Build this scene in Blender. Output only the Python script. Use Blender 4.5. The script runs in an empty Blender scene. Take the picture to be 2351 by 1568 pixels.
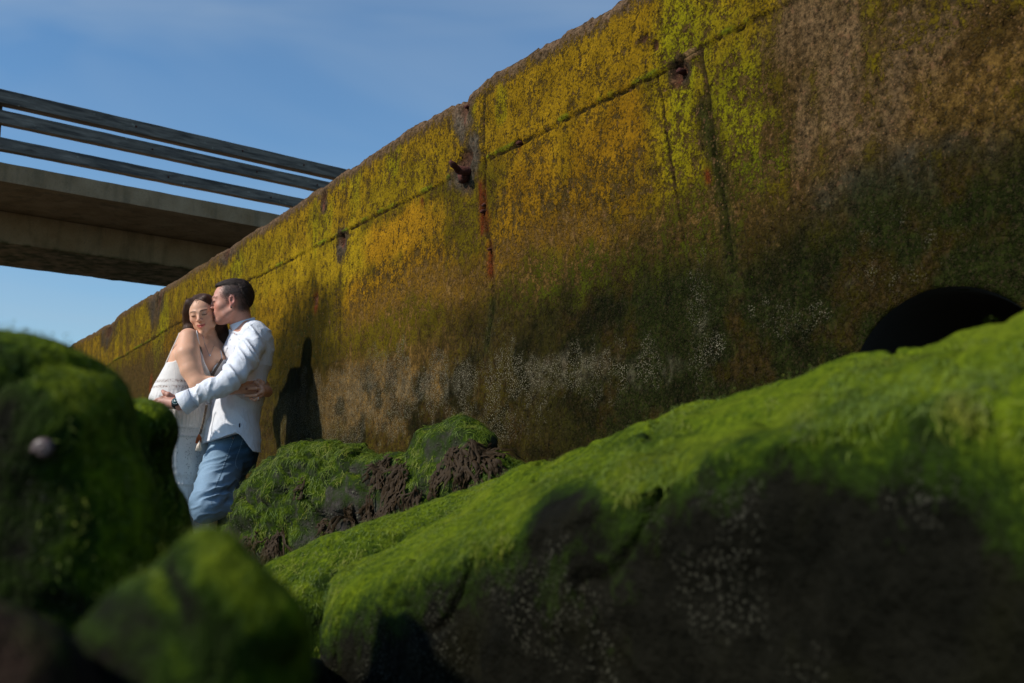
import bpy, math, random
import numpy as np
from mathutils import Vector
from mathutils.bvhtree import BVHTree
random.seed(7); RNG = np.random.default_rng(7)
SC = bpy.context.scene; COL = SC.collection

# ------------------------------------------------------------------ camera, sky, sun, exposure
HC = .82; PITCH = math.atan((1095-784)/2326.); FL = 2326.
cam = bpy.data.cameras.new('camera'); camo = bpy.data.objects.new('camera', cam); COL.objects.link(camo)
camo.location = (0, 0, HC); camo.rotation_euler = (math.radians(90)+PITCH, 0, 0)
cam.lens = 36*FL/2351.; cam.sensor_width = 36; cam.clip_start = .05; cam.clip_end = 20000
cam.dof.use_dof = True; cam.dof.focus_distance = 4.1; cam.dof.aperture_fstop = 6.5
SC.camera = camo
TO_SUN = Vector((-.70, -.33, .64)).normalized()
sun = bpy.data.lights.new('sun', 'SUN'); suno = bpy.data.objects.new('sun', sun); COL.objects.link(suno)
suno.rotation_euler = TO_SUN.to_track_quat('Z', 'Y').to_euler()
sun.energy = 4.4; sun.angle = math.radians(2.2); sun.color = (1, .94, .86)
w = bpy.data.worlds.new('World'); SC.world = w; w.use_nodes = True
wt = w.node_tree; bg = wt.nodes['Background']
sky = wt.nodes.new('ShaderNodeTexSky'); sky.sky_type = 'NISHITA'; sky.sun_disc = False
sky.sun_elevation = math.asin(TO_SUN.z); sky.sun_rotation = math.atan2(TO_SUN.x, TO_SUN.y)
sky.air_density = 1.15; sky.dust_density = .1; sky.ozone_density = 4.5
def wn(t, **k):
    n = wt.nodes.new(t)
    for a, b in k.items(): setattr(n, a, b)
    return n
tc = wn('ShaderNodeTexCoord'); mp = wn('ShaderNodeMapping'); mp.inputs['Scale'].default_value = (.9, 2.6, 5.5); mp.inputs['Rotation'].default_value = (.3, .5, .4)
nz = wn('ShaderNodeTexNoise'); nz.inputs['Scale'].default_value = 1.1; nz.inputs['Detail'].default_value = 4; nz.inputs['Roughness'].default_value = .6; nz.inputs['Distortion'].default_value = .6
rp = wn('ShaderNodeMapRange'); rp.inputs[1].default_value = .42; rp.inputs[2].default_value = .75; rp.inputs[3].default_value = 0; rp.inputs[4].default_value = .42
mx = wn('ShaderNodeMix', data_type='RGBA'); mx.inputs[7].default_value = (3.2, 3.9, 4.6, 1)
wt.links.new(tc.outputs['Generated'], mp.inputs['Vector']); wt.links.new(mp.outputs[0], nz.inputs['Vector'])
wt.links.new(nz.outputs['Fac'], rp.inputs[0]); wt.links.new(rp.outputs[0], mx.inputs[0])
pol = wn('ShaderNodeMix', data_type='RGBA', blend_type='MULTIPLY'); pol.inputs[0].default_value = 1; pol.inputs[7].default_value = (.74, .93, 1.0, 1)
wt.links.new(sky.outputs[0], pol.inputs[6]); wt.links.new(pol.outputs[2], mx.inputs[6]); wt.links.new(mx.outputs[2], bg.inputs['Color'])
bg.inputs['Strength'].default_value = .13
SC.view_settings.view_transform = 'Standard'; SC.view_settings.look = 'None'; SC.view_settings.gamma = 1
SC.view_settings.exposure = .0
SC.render.engine = 'CYCLES'

# ------------------------------------------------------------------ helpers: survey points, noise, meshes
CP, SP = math.cos(PITCH), math.sin(PITCH)
def ray(u, v):
    x = (u-1175.5)/FL; y = (784-v)/FL
    return np.array([x, CP-y*SP, SP+y*CP])
def P(u, v, Y):
    d = ray(u, v); return np.array([0, 0, HC]) + d*Y/d[1]
def q1(x, y, Y): return P(323.3+.21866*x, 617.1+.21866*y, Y)
def q2(x, y, Y): return P(323.3+.21866*x, 901.2+.21866*y, Y)
def qa(x, y, Y): return P((340+x/7.347)*.9796, (900+y/7.347)*.9796, Y)
def qb(x, y, Y): return P((540+x/15.68)*.9796, (860+y/15.68)*.9796, Y)
def unit(v): v = np.asarray(v, float); return v/np.linalg.norm(v)
_perm = RNG.permutation(256); _perm = np.concatenate([_perm]*3); _val = RNG.random(256)
def vnoise(p):
    p = np.asarray(p, float); i = np.floor(p).astype(np.int64); f = p-i; f = f*f*(3-2*f); i &= 255
    out = 0
    for dx in (0, 1):
        wx = f[..., 0] if dx else 1-f[..., 0]
        a = _perm[(i[..., 0]+dx) & 255]
        for dy in (0, 1):
            wy = f[..., 1] if dy else 1-f[..., 1]
            b = _perm[(a+i[..., 1]+dy) & 255]
            for dz in (0, 1):
                wz = f[..., 2] if dz else 1-f[..., 2]
                out = out + wx*wy*wz*_val[_perm[(b+i[..., 2]+dz) & 255]]
    return out
def fbm(p, sc=1., octv=4, rough=.5):
    p = np.asarray(p, float)*sc; s = 0; a = 1; t = 0
    for o in range(octv):
        s = s + a*(vnoise(p*(2.03**o)+17.3*o)-.5)*2; t += a; a *= rough
    return s/t
def sst(x, a, b):
    t = np.clip((x-a)/(b-a), 0, 1); return t*t*(3-2*t)
def mk(name, v, f, mat, parent=None, smooth=True, attrs=None, cols=None):
    me = bpy.data.meshes.new(name); v = np.asarray(v, np.float32)
    if isinstance(f, np.ndarray):
        n, k = f.shape
        me.vertices.add(len(v)); me.vertices.foreach_set('co', v.ravel())
        me.loops.add(n*k); me.loops.foreach_set('vertex_index', f.astype(np.int32).ravel())
        me.polygons.add(n); me.polygons.foreach_set('loop_start', np.arange(0, n*k, k, dtype=np.int32))
        me.update(calc_edges=True)
    else:
        me.from_pydata([tuple(map(float, c)) for c in v], [], f)
    me.validate()
    me.polygons.foreach_set('use_smooth', [smooth]*len(me.polygons))
    for a, b in (attrs or {}).items():
        me.attributes.new(a, 'FLOAT', 'POINT').data.foreach_set('value', np.asarray(b, np.float32))
    for a, b in (cols or {}).items():
        c = np.ones((len(v), 4), np.float32); c[:, :3] = b
        me.attributes.new(a, 'FLOAT_COLOR', 'POINT').data.foreach_set('color', c.ravel())
    me.materials.append(mat)
    o = bpy.data.objects.new(name, me); COL.objects.link(o)
    if parent: o.parent = parent
    return o
def tag(o, label, cat, group=None, kind=None):
    if label: o['label'] = label
    if cat: o['category'] = cat
    if group: o['group'] = group
    if kind: o['kind'] = kind
    return o
def normals(v, f):
    a, b, c = v[f[:, 0]], v[f[:, 1]], v[f[:, 2]]
    fn = np.cross(b-a, c-a)
    if f.shape[1] == 4: fn = fn + np.cross(c-a, v[f[:, 3]]-a)
    n = np.zeros_like(v)
    for k in range(f.shape[1]):
        for ax in range(3): n[:, ax] += np.bincount(f[:, k], fn[:, ax], len(v))
    return n/(np.linalg.norm(n, axis=1, keepdims=True)+1e-12)
def gridfaces(nu, nv, off=0, wrapu=False):
    i = np.arange(nu if wrapu else nu-1); j = np.arange(nv-1); I, J = np.meshgrid(i, j, indexing='ij')
    I2 = (I+1) % nu
    return (np.stack([I*nv+J, I2*nv+J, I2*nv+J+1, I*nv+J+1], -1).reshape(-1, 4)+off)
def tube(path, r, n=8, cap=True):
    path = [np.asarray(p, float) for p in path]; m = len(path)
    rs = r if hasattr(r, '__len__') else [r]*m
    t = [unit(path[min(i+1, m-1)]-path[max(i-1, 0)]) for i in range(m)]
    ref = np.array([0, 0, 1.]) if abs(t[0][2]) < .9 else np.array([1., 0, 0])
    V = []; a = unit(np.cross(t[0], ref))
    for i in range(m):
        a = unit(a-t[i]*(a@t[i])); b = np.cross(t[i], a)
        for k in range(n):
            an = 2*math.pi*k/n; V.append(path[i]+rs[i]*(math.cos(an)*a+math.sin(an)*b))
    Fc = [[i*n+k, i*n+(k+1) % n, (i+1)*n+(k+1) % n, (i+1)*n+k] for i in range(m-1) for k in range(n)]
    if cap: Fc += [list(range(n))[::-1], [(m-1)*n+k for k in range(n)]]
    return V, Fc
def join(parts):
    V = []; Fc = []
    for v, f in parts:
        o = len(V); V += list(v); Fc += [[i+o for i in q] for q in f]
    return V, Fc
def crom(pts, n):
    pts = np.asarray(pts, float); m = len(pts); out = []
    for x in np.linspace(0, m-1, n):
        i = min(int(x), m-2); t = x-i
        p0, p1, p2, p3 = pts[max(i-1, 0)], pts[i], pts[i+1], pts[min(i+2, m-1)]
        out.append(.5*((2*p1)+(-p0+p2)*t+(2*p0-5*p1+4*p2-p3)*t*t+(-p0+3*p1-3*p2+p3)*t**3))
    return np.array(out)

class Vol:
    def __init__(s, xs, ys, zs):
        s.ax = [np.asarray(a, np.float32) for a in (xs, ys, zs)]
        s.d = np.full([len(a) for a in s.ax], .08, np.float32)
    def _s(s, lo, hi):
        sl = []; g = []
        for k in range(3):
            a = max(0, int(np.searchsorted(s.ax[k], lo[k]))-1); b = min(len(s.ax[k]), int(np.searchsorted(s.ax[k], hi[k]))+1)
            sl.append(slice(a, b)); sh = [1, 1, 1]; sh[k] = -1; g.append(s.ax[k][a:b].reshape(sh))
        return tuple(sl), g
    def _u(s, sl, f, k):
        d = s.d[sl]
        if d.size == 0: return
        if k > 0:
            h = np.maximum(k-np.abs(d-f), 0)/k; s.d[sl] = np.minimum(d, f)-h*h*k*.25
        else: s.d[sl] = np.minimum(d, f)
    def cap(s, a, b, ra, rb=None, k=.02):
        a = np.asarray(a, float); b = np.asarray(b, float); rb = ra if rb is None else rb; m = max(ra, rb)+k+.03
        sl, (X, Y, Z) = s._s(np.minimum(a, b)-m, np.maximum(a, b)+m)
        ba = b-a; L = max(ba@ba, 1e-9)
        px, py, pz = X-a[0], Y-a[1], Z-a[2]
        h = np.clip((px*ba[0]+py*ba[1]+pz*ba[2])/L, 0, 1).astype(np.float32)
        s._u(sl, np.sqrt((px-ba[0]*h)**2+(py-ba[1]*h)**2+(pz-ba[2]*h)**2)-(ra+(rb-ra)*h), k); return s
    def chain(s, pts, rs, k=.02):
        for i in range(len(pts)-1): s.cap(pts[i], pts[i+1], rs[i], rs[i+1], k if i == 0 else min(k, .007))
    def _ell(s, c, r, R, m):
        rm = max(r)+m; sl, (X, Y, Z) = s._s(np.asarray(c)-rm, np.asarray(c)+rm)
        px, py, pz = X-c[0], Y-c[1], Z-c[2]; k0 = 0; k1 = 0
        for i in range(3):
            q = px*R[i][0]+py*R[i][1]+pz*R[i][2]; k0 = k0+(q/r[i])**2; k1 = k1+(q/r[i]**2)**2
        k0 = np.sqrt(k0)+1e-6; k1 = np.sqrt(k1)+1e-6
        return sl, (k0*(k0-1)/k1).astype(np.float32)
    def ell(s, c, r, R=np.eye(3), k=.02):
        sl, f = s._ell(c, r, R, k+.03); s._u(sl, f, k); return s
    def sub(s, c, r, R=np.eye(3), k=.01):
        sl, f = s._ell(c, r, R, k+.01); d = s.d[sl]
        if d.size:
            f = -f; h = np.maximum(k-np.abs(d-f), 0)/k; s.d[sl] = np.maximum(d, f)+h*h*k*.25
        return s
    def tor(s, lv, ax, n=16, k=.05, grow=0):
        n *= 3; c = crom([l[0] for l in lv], n); t = np.linspace(0, len(lv)-1, n)
        lw = np.interp(t, range(len(lv)), [l[1] for l in lv]); r = np.interp(t, range(len(lv)), [l[2] for l in lv])+grow
        old = s.d; s.d = np.full(old.shape, .08, np.float32)
        for i in range(n): s.cap(c[i]-ax*lw[i], c[i]+ax*lw[i], r[i], r[i], 0)
        new = s.d; s.d = old; s._u((slice(None),)*3, new, k)
    def grid(s):
        return [a.reshape([-1 if i == k else 1 for i in range(3)]) for k, a in enumerate(s.ax)]
    def mesh(s):
        d = s.d; sg = d < 0; nx, ny, nz_ = d.shape
        c = np.zeros((nx-1, ny-1, nz_-1), np.int8)
        cor = [(a, b, e) for a in (0, 1) for b in (0, 1) for e in (0, 1)]
        for a, b, e in cor: c += sg[a:nx-1+a, b:ny-1+b, e:nz_-1+e]
        I = np.argwhere((c > 0) & (c < 8)); idx = np.full(c.shape, -1, np.int32); idx[tuple(I.T)] = np.arange(len(I))
        acc = np.zeros((len(I), 3)); cnt = np.zeros(len(I))
        for p in cor:
            for k in range(3):
                if p[k]: continue
                q = list(p); q[k] = 1
                da = d[I[:, 0]+p[0], I[:, 1]+p[1], I[:, 2]+p[2]]; db = d[I[:, 0]+q[0], I[:, 1]+q[1], I[:, 2]+q[2]]
                m = (da < 0) != (db < 0); t = np.where(m, da/np.where(m, da-db, 1), 0)
                w_ = np.array(p, float)[None]+0*acc; w_[:, k] = t; acc[m] += w_[m]; cnt += m
        fr = acc/cnt[:, None]; V = np.empty_like(fr)
        for k in range(3):
            a = s.ax[k]; V[:, k] = a[I[:, k]]+fr[:, k]*(a[I[:, k]+1]-a[I[:, k]])
        Q = []
        for k in range(3):
            o = [0, 0, 0]; o[k] = 1; lo = [slice(1, n-1) for n in d.shape]; lo[k] = slice(0, d.shape[k]-1)
            hi = list(lo); hi[k] = slice(1, d.shape[k]); A = sg[tuple(lo)]; B = sg[tuple(hi)]
            E_ = np.argwhere(A != B); fl = A[tuple(E_.T)]
            E_ = E_+np.array([0 if i == k else 1 for i in range(3)])
            a, b = (k+1) % 3, (k+2) % 3
            def cell(da, db):
                q = E_.copy(); q[:, a] -= da; q[:, b] -= db; return idx[q[:, 0], q[:, 1], q[:, 2]]
            q = np.stack([cell(1, 1), cell(0, 1), cell(0, 0), cell(1, 0)], 1)
            q[~fl] = q[~fl][:, ::-1]; Q.append(q)
        Q = np.concatenate(Q); Q = Q[(Q >= 0).all(1)]
        return V, Q
def fine(segs):
    """segs: [(start, step), ..., end] -> monotonic axis with changing step"""
    out = []
    for i in range(len(segs)-1):
        a, h = segs[i]; b = segs[i+1][0] if i+1 < len(segs)-1 else segs[-1]
        n = max(1, int(round((b-a)/h))); out += list(np.linspace(a, b, n, endpoint=False))
    return out+[segs[-1]]
def bvh(v, f): return BVHTree.FromPolygons([tuple(map(float, c)) for c in v], [tuple(map(int, q)) for q in f])
def hit(t, p, lift=.0):
    """point where the sight line to p meets the surface"""
    p = Vector(p); c = Vector((0, 0, HC)); d = (p-c).normalized(); h = t.ray_cast(c+d*(3.5 if p[1] > 4.5 else 2.4 if p[1] > 2 else .05), d)
    return np.array(h[0] - d*lift) if h[0] is not None else np.array(p)

# ------------------------------------------------------------------ materials
class Mat:
    def __init__(s, name, rough=.8, color=(.5, .5, .5), spec=.3):
        s.m = bpy.data.materials.new(name); s.m.use_nodes = True; s.t = s.m.node_tree
        s.b = s.t.nodes['Principled BSDF']; s.b.inputs['Roughness'].default_value = rough
        s.b.inputs['Base Color'].default_value = (*color, 1); s.b.inputs['Specular IOR Level'].default_value = spec
        s.co = s.n('ShaderNodeTexCoord').outputs['Object']
    def n(s, t, **k):
        n = s.t.nodes.new(t)
        for a, b in k.items(): setattr(n, a, b)
        return n
    def set(s, n, i, v):
        if hasattr(v, 'is_linked'): s.t.links.new(v, n.inputs[i])
        elif isinstance(v, tuple) and len(v) == 3 and n.inputs[i].type == 'RGBA': n.inputs[i].default_value = (*v, 1)
        else: n.inputs[i].default_value = v
    def map(s, scale=(1, 1, 1), rot=(0, 0, 0)):
        n = s.n('ShaderNodeMapping'); s.set(n, 'Vector', s.co); n.inputs['Scale'].default_value = scale; n.inputs['Rotation'].default_value = rot; return n.outputs[0]
    def noise(s, sc, det=4, ro=.55, vec=None, dist=0):
        n = s.n('ShaderNodeTexNoise'); s.set(n, 'Vector', vec if vec is not None else s.co)
        n.inputs['Scale'].default_value = sc; n.inputs['Detail'].default_value = det; n.inputs['Roughness'].default_value = ro; n.inputs['Distortion'].default_value = dist
        return n.outputs['Fac']
    def vor(s, sc, vec=None, feat='F1', out='Distance', rnd=1):
        n = s.n('ShaderNodeTexVoronoi', feature=feat); s.set(n, 'Vector', vec if vec is not None else s.co); n.inputs['Scale'].default_value = sc; n.inputs['Randomness'].default_value = rnd
        return n.outputs[out]
    def mr(s, x, a, b, c=0, d=1):
        n = s.n('ShaderNodeMapRange'); n.clamp = True
        for i, v in enumerate((x, a, b, c, d)): s.set(n, i, v)
        return n.outputs[0]
    def ma(s, op, a, b=0.):
        n = s.n('ShaderNodeMath', operation=op); s.set(n, 0, a); s.set(n, 1, b); return n.outputs[0]
    def mix(s, f, a, b, mode='MIX'):
        n = s.n('ShaderNodeMix', data_type='RGBA', blend_type=mode); s.set(n, 0, f); s.set(n, 6, a); s.set(n, 7, b); return n.outputs[2]
    def at(s, name, col=False):
        n = s.n('ShaderNodeAttribute', attribute_name=name); return n.outputs['Color' if col else 'Fac']
    def bump(s, h, st=.5, dist=.01):
        n = s.n('ShaderNodeBump'); n.inputs['Strength'].default_value = st; n.inputs['Distance'].default_value = dist; s.set(n, 'Height', h)
        s.t.links.new(n.outputs[0], s.b.inputs['Normal']); return n
    def col(s, c): s.set(s.b, 'Base Color', c); return s
    def grey(s, x, lo, hi):
        n = s.n('ShaderNodeCombineColor'); v = s.mr(x, 0, 1, lo, hi)
        for i in range(3): s.t.links.new(v, n.inputs[i])
        return n.outputs[0]

def m_wall():
    m = Mat('algae_wall', .92, spec=.03)
    tint = m.at('tint', True); cover = m.at('cover'); barn = m.at('barnacle'); tuft = m.at('tuft'); sub = m.at('base', True); wet = m.at('wet')
    big = m.noise(9, 4); mid = m.noise(26, 5, .7, dist=.3); fin = m.noise(120, 4, .7); gr = m.noise(420, 2, .6)
    str_ = m.noise(42, 4, .6, m.map((1, 1, .35)))
    n1 = m.ma('ADD', m.ma('MULTIPLY', mid, .45), m.ma('MULTIPLY', fin, .35)); n1 = m.ma('ADD', n1, m.ma('MULTIPLY', str_, .25))
    th = m.mr(cover, 0, 1, .67, .43); mask = m.mr(m.ma('SUBTRACT', n1, th), -.03, .03)
    subc = m.mix(1., sub, m.grey(m.mr(m.noise(48, 6, .8), .36, .66), .12, 1.95), 'MULTIPLY')
    subc = m.mix(m.ma('MULTIPLY', m.mr(m.vor(95, out='Distance'), .12, .3, .5, 0), m.mr(wet, 0, .8, 1, .1)), subc, (.22, .12, .05))
    agg = m.mr(m.noise(46, 3, .5), .60, .68, 0, .45)
    agg = m.ma('MULTIPLY', agg, m.mr(wet, 0, .8, 1, .12)); subc = m.mix(agg, subc, (.17, .085, .04))
    alg = m.mix(1., tint, m.grey(m.mr(m.ma('ADD', m.ma('MULTIPLY', fin, .6), m.ma('MULTIPLY', big, .4)), .3, .7), .25, 1.75), 'MULTIPLY')
    c = m.mix(mask, subc, alg)
    dk = m.mr(m.noise(130, 3, .8), .38, .46, .85, 0); c = m.mix(dk, c, (.03, .022, .01))
    tm = m.mr(m.ma('ADD', m.noise(80, 4, .7), tuft), 1.0, 1.14); c = m.mix(tm, c, m.mix(m.noise(200, 2), (.025, .055, .004), (.085, .13, .008)))
    cell = m.vor(190); bsp = m.ma('MULTIPLY', m.mr(m.ma('ADD', cell, m.ma('MULTIPLY', fin, .6)), .45, .75, 1, 0), m.mr(m.ma('ADD', m.noise(26, 6, .8), barn), .78, 1.12, 0, .9))
    bc = m.mix(m.noise(90, 2), (.11, .095, .05), (.36, .32, .22)); c = m.mix(bsp, c, bc)
    gl = m.mr(m.vor(60), .0, .09, 1, 0); gl = m.ma('MULTIPLY', gl, m.mr(m.noise(8, 2), .5, .7)); c = m.mix(m.ma('MULTIPLY', gl, .5), c, (.4, .33, .2))
    m.col(c); m.set(m.b, 'Roughness', m.mr(wet, 0, 1, .92, .75))
    h = m.ma('ADD', m.ma('MULTIPLY', n1, .9), m.ma('MULTIPLY', mask, .22)); h = m.ma('ADD', h, m.ma('MULTIPLY', bsp, .35)); h = m.ma('ADD', h, m.ma('MULTIPLY', gr, .12)); h = m.ma('ADD', h, m.ma('MULTIPLY', tm, .4))
    m.bump(h, .9, .011); return m.m
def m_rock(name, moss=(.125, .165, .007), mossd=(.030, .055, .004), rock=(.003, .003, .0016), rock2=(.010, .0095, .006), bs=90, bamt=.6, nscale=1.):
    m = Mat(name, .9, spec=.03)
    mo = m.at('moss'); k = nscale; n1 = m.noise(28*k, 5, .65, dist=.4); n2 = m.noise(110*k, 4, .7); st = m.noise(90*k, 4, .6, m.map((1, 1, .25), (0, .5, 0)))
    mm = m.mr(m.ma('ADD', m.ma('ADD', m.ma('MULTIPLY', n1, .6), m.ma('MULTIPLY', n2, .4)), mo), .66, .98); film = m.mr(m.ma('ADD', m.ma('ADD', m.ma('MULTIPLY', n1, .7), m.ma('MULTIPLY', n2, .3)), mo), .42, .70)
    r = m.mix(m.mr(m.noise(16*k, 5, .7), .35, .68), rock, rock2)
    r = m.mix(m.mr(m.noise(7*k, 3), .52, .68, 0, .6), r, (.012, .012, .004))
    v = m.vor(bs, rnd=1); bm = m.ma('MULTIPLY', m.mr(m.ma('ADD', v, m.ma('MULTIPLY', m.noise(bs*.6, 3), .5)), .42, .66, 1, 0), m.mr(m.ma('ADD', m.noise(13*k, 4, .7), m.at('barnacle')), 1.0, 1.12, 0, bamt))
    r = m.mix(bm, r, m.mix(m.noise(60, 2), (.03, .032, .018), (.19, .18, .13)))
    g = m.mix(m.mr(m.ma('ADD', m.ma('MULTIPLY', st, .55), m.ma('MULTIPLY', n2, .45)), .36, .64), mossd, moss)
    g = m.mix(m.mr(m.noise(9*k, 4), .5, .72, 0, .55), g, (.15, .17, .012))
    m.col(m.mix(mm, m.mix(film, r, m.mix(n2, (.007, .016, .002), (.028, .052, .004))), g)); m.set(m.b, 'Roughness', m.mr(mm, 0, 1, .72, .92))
    h = m.ma('ADD', m.ma('MULTIPLY', n2, .6), m.ma('MULTIPLY', m.ma('ADD', n1, st), .6)); h = m.ma('ADD', h, m.ma('MULTIPLY', bm, .4))
    m.bump(h, .9, .012/k); return m.m
def m_conc():
    m = Mat('bridge_concrete', .9, spec=.2); st = m.noise(5, 4, .6, m.map((1, 1, .15)))
    c = m.mix(m.mr(m.noise(3, 5), .3, .7), (.25, .150, .072), (.38, .25, .14)); c = m.mix(m.mr(st, .5, .7, 0, .55), c, (.10, .075, .04))
    c = m.mix(m.mr(m.noise(70, 4, .7), .55, .66, 0, .65), c, (.08, .065, .05)); c = m.mix(m.mr(m.noise(120, 2), .62, .7, 0, .5), c, (.42, .34, .24))
    c = m.mix(m.ma('MULTIPLY', m.at('damp'), m.mr(m.noise(6, 4), .35, .6)), c, (.055, .05, .012))
    m.col(c); m.bump(m.ma('ADD', m.noise(90, 5, .7), m.mr(m.vor(60), 0, .25, -.6, 0)), .7, .01); return m.m
def m_wood():
    m = Mat('weathered_timber', .75, spec=.3); ux = m.at('along'); sep = m.n('ShaderNodeCombineXYZ'); m.set(sep, 0, m.ma('MULTIPLY', ux, .12)); m.set(sep, 1, m.at('across'))
    g = m.noise(30, 5, .7, sep.outputs[0], .5); g2 = m.noise(5, 5, .7, sep.outputs[0], .6)
    c = m.mix(m.mr(g, .35, .68), (.05, .040, .032), (.24, .20, .16)); c = m.mix(m.mr(g2, .52, .66, 0, .75), c, (.045, .04, .04))
    c = m.mix(m.mr(m.noise(12, 4), .66, .72, 0, .6), c, (.34, .31, .24)); c = m.mix(m.at('dark'), c, (.02, .018, .018))
    m.col(c); m.bump(g, .8, .006); return m.m
def m_skin(name, rough=.5):
    m = Mat(name, rough, spec=.35); c = m.at('Col', True); c = m.mix(1., c, m.grey(m.noise(60, 4, .6), .9, 1.1), 'MULTIPLY'); m.col(c)
    m.b.inputs['Subsurface Weight'].default_value = .15; m.b.inputs['Subsurface Radius'].default_value = (.012, .005, .003); m.b.inputs['Subsurface Scale'].default_value = .6
    m.bump(m.noise(400, 2), .15, .002); return m.m
def m_plain(name, col, rough=.6, metal=0., var=.15, sc=60, bump=0.):
    m = Mat(name, rough, spec=.4); lo = tuple(c*(1-var) for c in col); hi = tuple(min(1, c*(1+var)) for c in col)
    m.col(m.mix(m.noise(sc, 3), lo, hi)); m.b.inputs['Metallic'].default_value = metal
    if bump: m.bump(m.noise(sc*2, 4, .7), bump, .004)
    return m.m
def m_shirt():
    m = Mat('shirt_cotton', .85, spec=.2); m.col(m.mix(m.noise(9, 3), (.76, .79, .86), (.84, .86, .90)))
    m.b.inputs['Sheen Weight'].default_value = .2
    m.bump(m.ma('ADD', m.noise(700, 2), m.ma('MULTIPLY', m.noise(24, 5, .6, m.map((1, 1, .3), (.0, .6, 0)), 1.4), 3.)), .5, .006); return m.m
def m_dress():
    m = Mat('dress_cotton', .9, spec=.15); base = m.mix(m.noise(20, 3), (.66, .62, .58), (.80, .77, .72))
    lace = m.at('lace'); v = m.vor(120); hole = m.ma('MULTIPLY', m.mr(v, .14, .34, 1, 0), lace)
    dots = m.vor(130, rnd=.25); hole2 = m.ma('MULTIPLY', m.mr(dots, .12, .2, 1, 0), m.at('dots'))
    c = m.mix(m.ma('MULTIPLY', hole, .95), base, (.10, .07, .06)); c = m.mix(m.ma('MULTIPLY', hole2, .5), c, (.2, .15, .12))
    tr = m.at('trim'); c = m.mix(m.ma('MULTIPLY', tr, m.mr(m.vor(150, rnd=.4), .3, .5, 1, .15)), c, (.15, .065, .035)); m.col(c)
    m.b.inputs['Sheen Weight'].default_value = .2
    m.bump(m.ma('ADD', m.noise(160, 4, .7, m.map((1, 1, .25))), m.ma('MULTIPLY', hole, -1.)), .6, .004); return m.m
def m_jeans():
    m = Mat('denim', .9, spec=.15); f = m.at('fade'); c = m.mix(f, (.045, .09, .135), (.22, .32, .42))
    c = m.mix(1., c, m.grey(m.noise(140, 5, .75), .72, 1.3), 'MULTIPLY'); m.col(c)
    m.bump(m.ma('ADD', m.noise(600, 2), m.noise(40, 4)), .35, .003); return m.m
def m_hair(name, a, b, rough=.38):
    m = Mat(name, rough, spec=.25); m.col(m.mix(m.noise(190, 3, .6, m.map((1, 1, .12))), a, b)); m.bump(m.noise(230, 3, .6, m.map((1, 1, .1))), .5, .003); return m.m
def m_ground():
    m = Mat('wet_beach', .7, spec=.4); c = m.mix(m.noise(6, 5, .7), (.05, .042, .03), (.13, .11, .08)); c = m.mix(m.mr(m.vor(26, out='Distance'), .1, .3, .8, 0), c, (.12, .11, .1))
    c = m.mix(m.mr(m.noise(2.2, 4), .5, .6, 0, .7), c, (.04, .07, .01)); m.col(c); m.bump(m.ma('ADD', m.vor(26), m.noise(60, 4)), .8, .03); return m.m

M_WALL = m_wall(); M_CONC = m_conc(); M_WOOD = m_wood()
M_NEAR = m_rock('mossy_boulder', bs=210, bamt=.42); M_BACK = m_rock('seaweed_boulder', rock=(.020, .017, .013), rock2=(.075, .066, .056), bs=75, bamt=.95)
M_RUST = m_plain('rusty_iron', (.075, .02, .012), .9, .1, .7, 90, .9); M_DARK = m_plain('pipe_concrete', (.02, .018, .014), .95, 0, .3)
M_WEED = m_plain('bladder_seaweed', (.032, .019, .008), .6, 0, .6, 80, .5); M_WEED.node_tree.nodes['Principled BSDF'].inputs['Specular IOR Level'].default_value = .12
def m_strand():
    m = Mat('green_algae', .7, spec=.3); c = m.mix(m.at('shade'), (.034, .066, .005), (.125, .17, .008)); c = m.mix(m.mr(m.noise(5, 3), .5, .7, 0, .5), c, (.045, .095, .014)); c = m.mix(m.mr(m.noise(13, 4), .5, .66, 0, .75), c, (.17, .165, .01)); c = m.mix(m.mr(m.noise(17, 4), .52, .66, 0, .7), c, (.022, .035, .005)); m.col(c); return m.m
M_STRAND = m_strand()

# ------------------------------------------------------------------ beach ground, one sheet to the horizon
R_ = np.array([0, .4, .8, 1.2, 1.7, 2.3, 3, 4, 5, 6.5, 8.5, 11, 15, 22, 40, 90, 300, 1200, 6000]); na = 72
gv = []
for r in R_:
    for k in range(na):
        a = 2*math.pi*k/na; gv.append((r*math.cos(a), 3+r*math.sin(a), 0))
gv = np.array(gv); gv[:, 2] = fbm(gv, .8, 4)*.05*sst(-np.hypot(gv[:, 0], gv[:, 1]-3), -60, -2)-.02
gf = [[i*na+k, i*na+(k+1) % na, (i+1)*na+(k+1) % na, (i+1)*na+k] for i in range(len(R_)-1) for k in range(na)]
tag(mk('beach_ground', gv, gf, m_ground()), None, None, kind='structure')

# ------------------------------------------------------------------ sea wall
WA = np.array([-1.29, 5.66]); WD = unit([.527, -.85]); WN = np.array([WD[1], -WD[0]])   # WN points to the beach
if WN[1] > 0: WN = -WN
def W(u, v):
    d = ray(u, v); M_ = np.array([[d[0], -WD[0]], [d[1], -WD[1]]]); t, s = np.linalg.solve(M_, WA)
    return s, HC+t*d[2]
us = np.arange(120, 2560, 3.0); ss = np.array([W(u, 700)[0] for u in us])
s_all = np.concatenate([np.linspace(-45, ss[0], 60)[:-1], ss, np.linspace(ss[-1], 9, 30)[1:]])
NZ = 300; zf = np.linspace(0, 1, NZ)
tp = [W(*q) for q in [(175, 783), (262, 735), (268, 722), (360, 665), (480, 592), (600, 515), (700, 447), (780, 395), (900, 318), (1000, 252), (1030, 235), (1062, 226), (1075, 208), (1130, 162), (1180, 135), (1230, 100), (1310, 60), (1400, 10)]]
top = np.interp(s_all, [t[0] for t in tp], [t[1] for t in tp])
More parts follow.
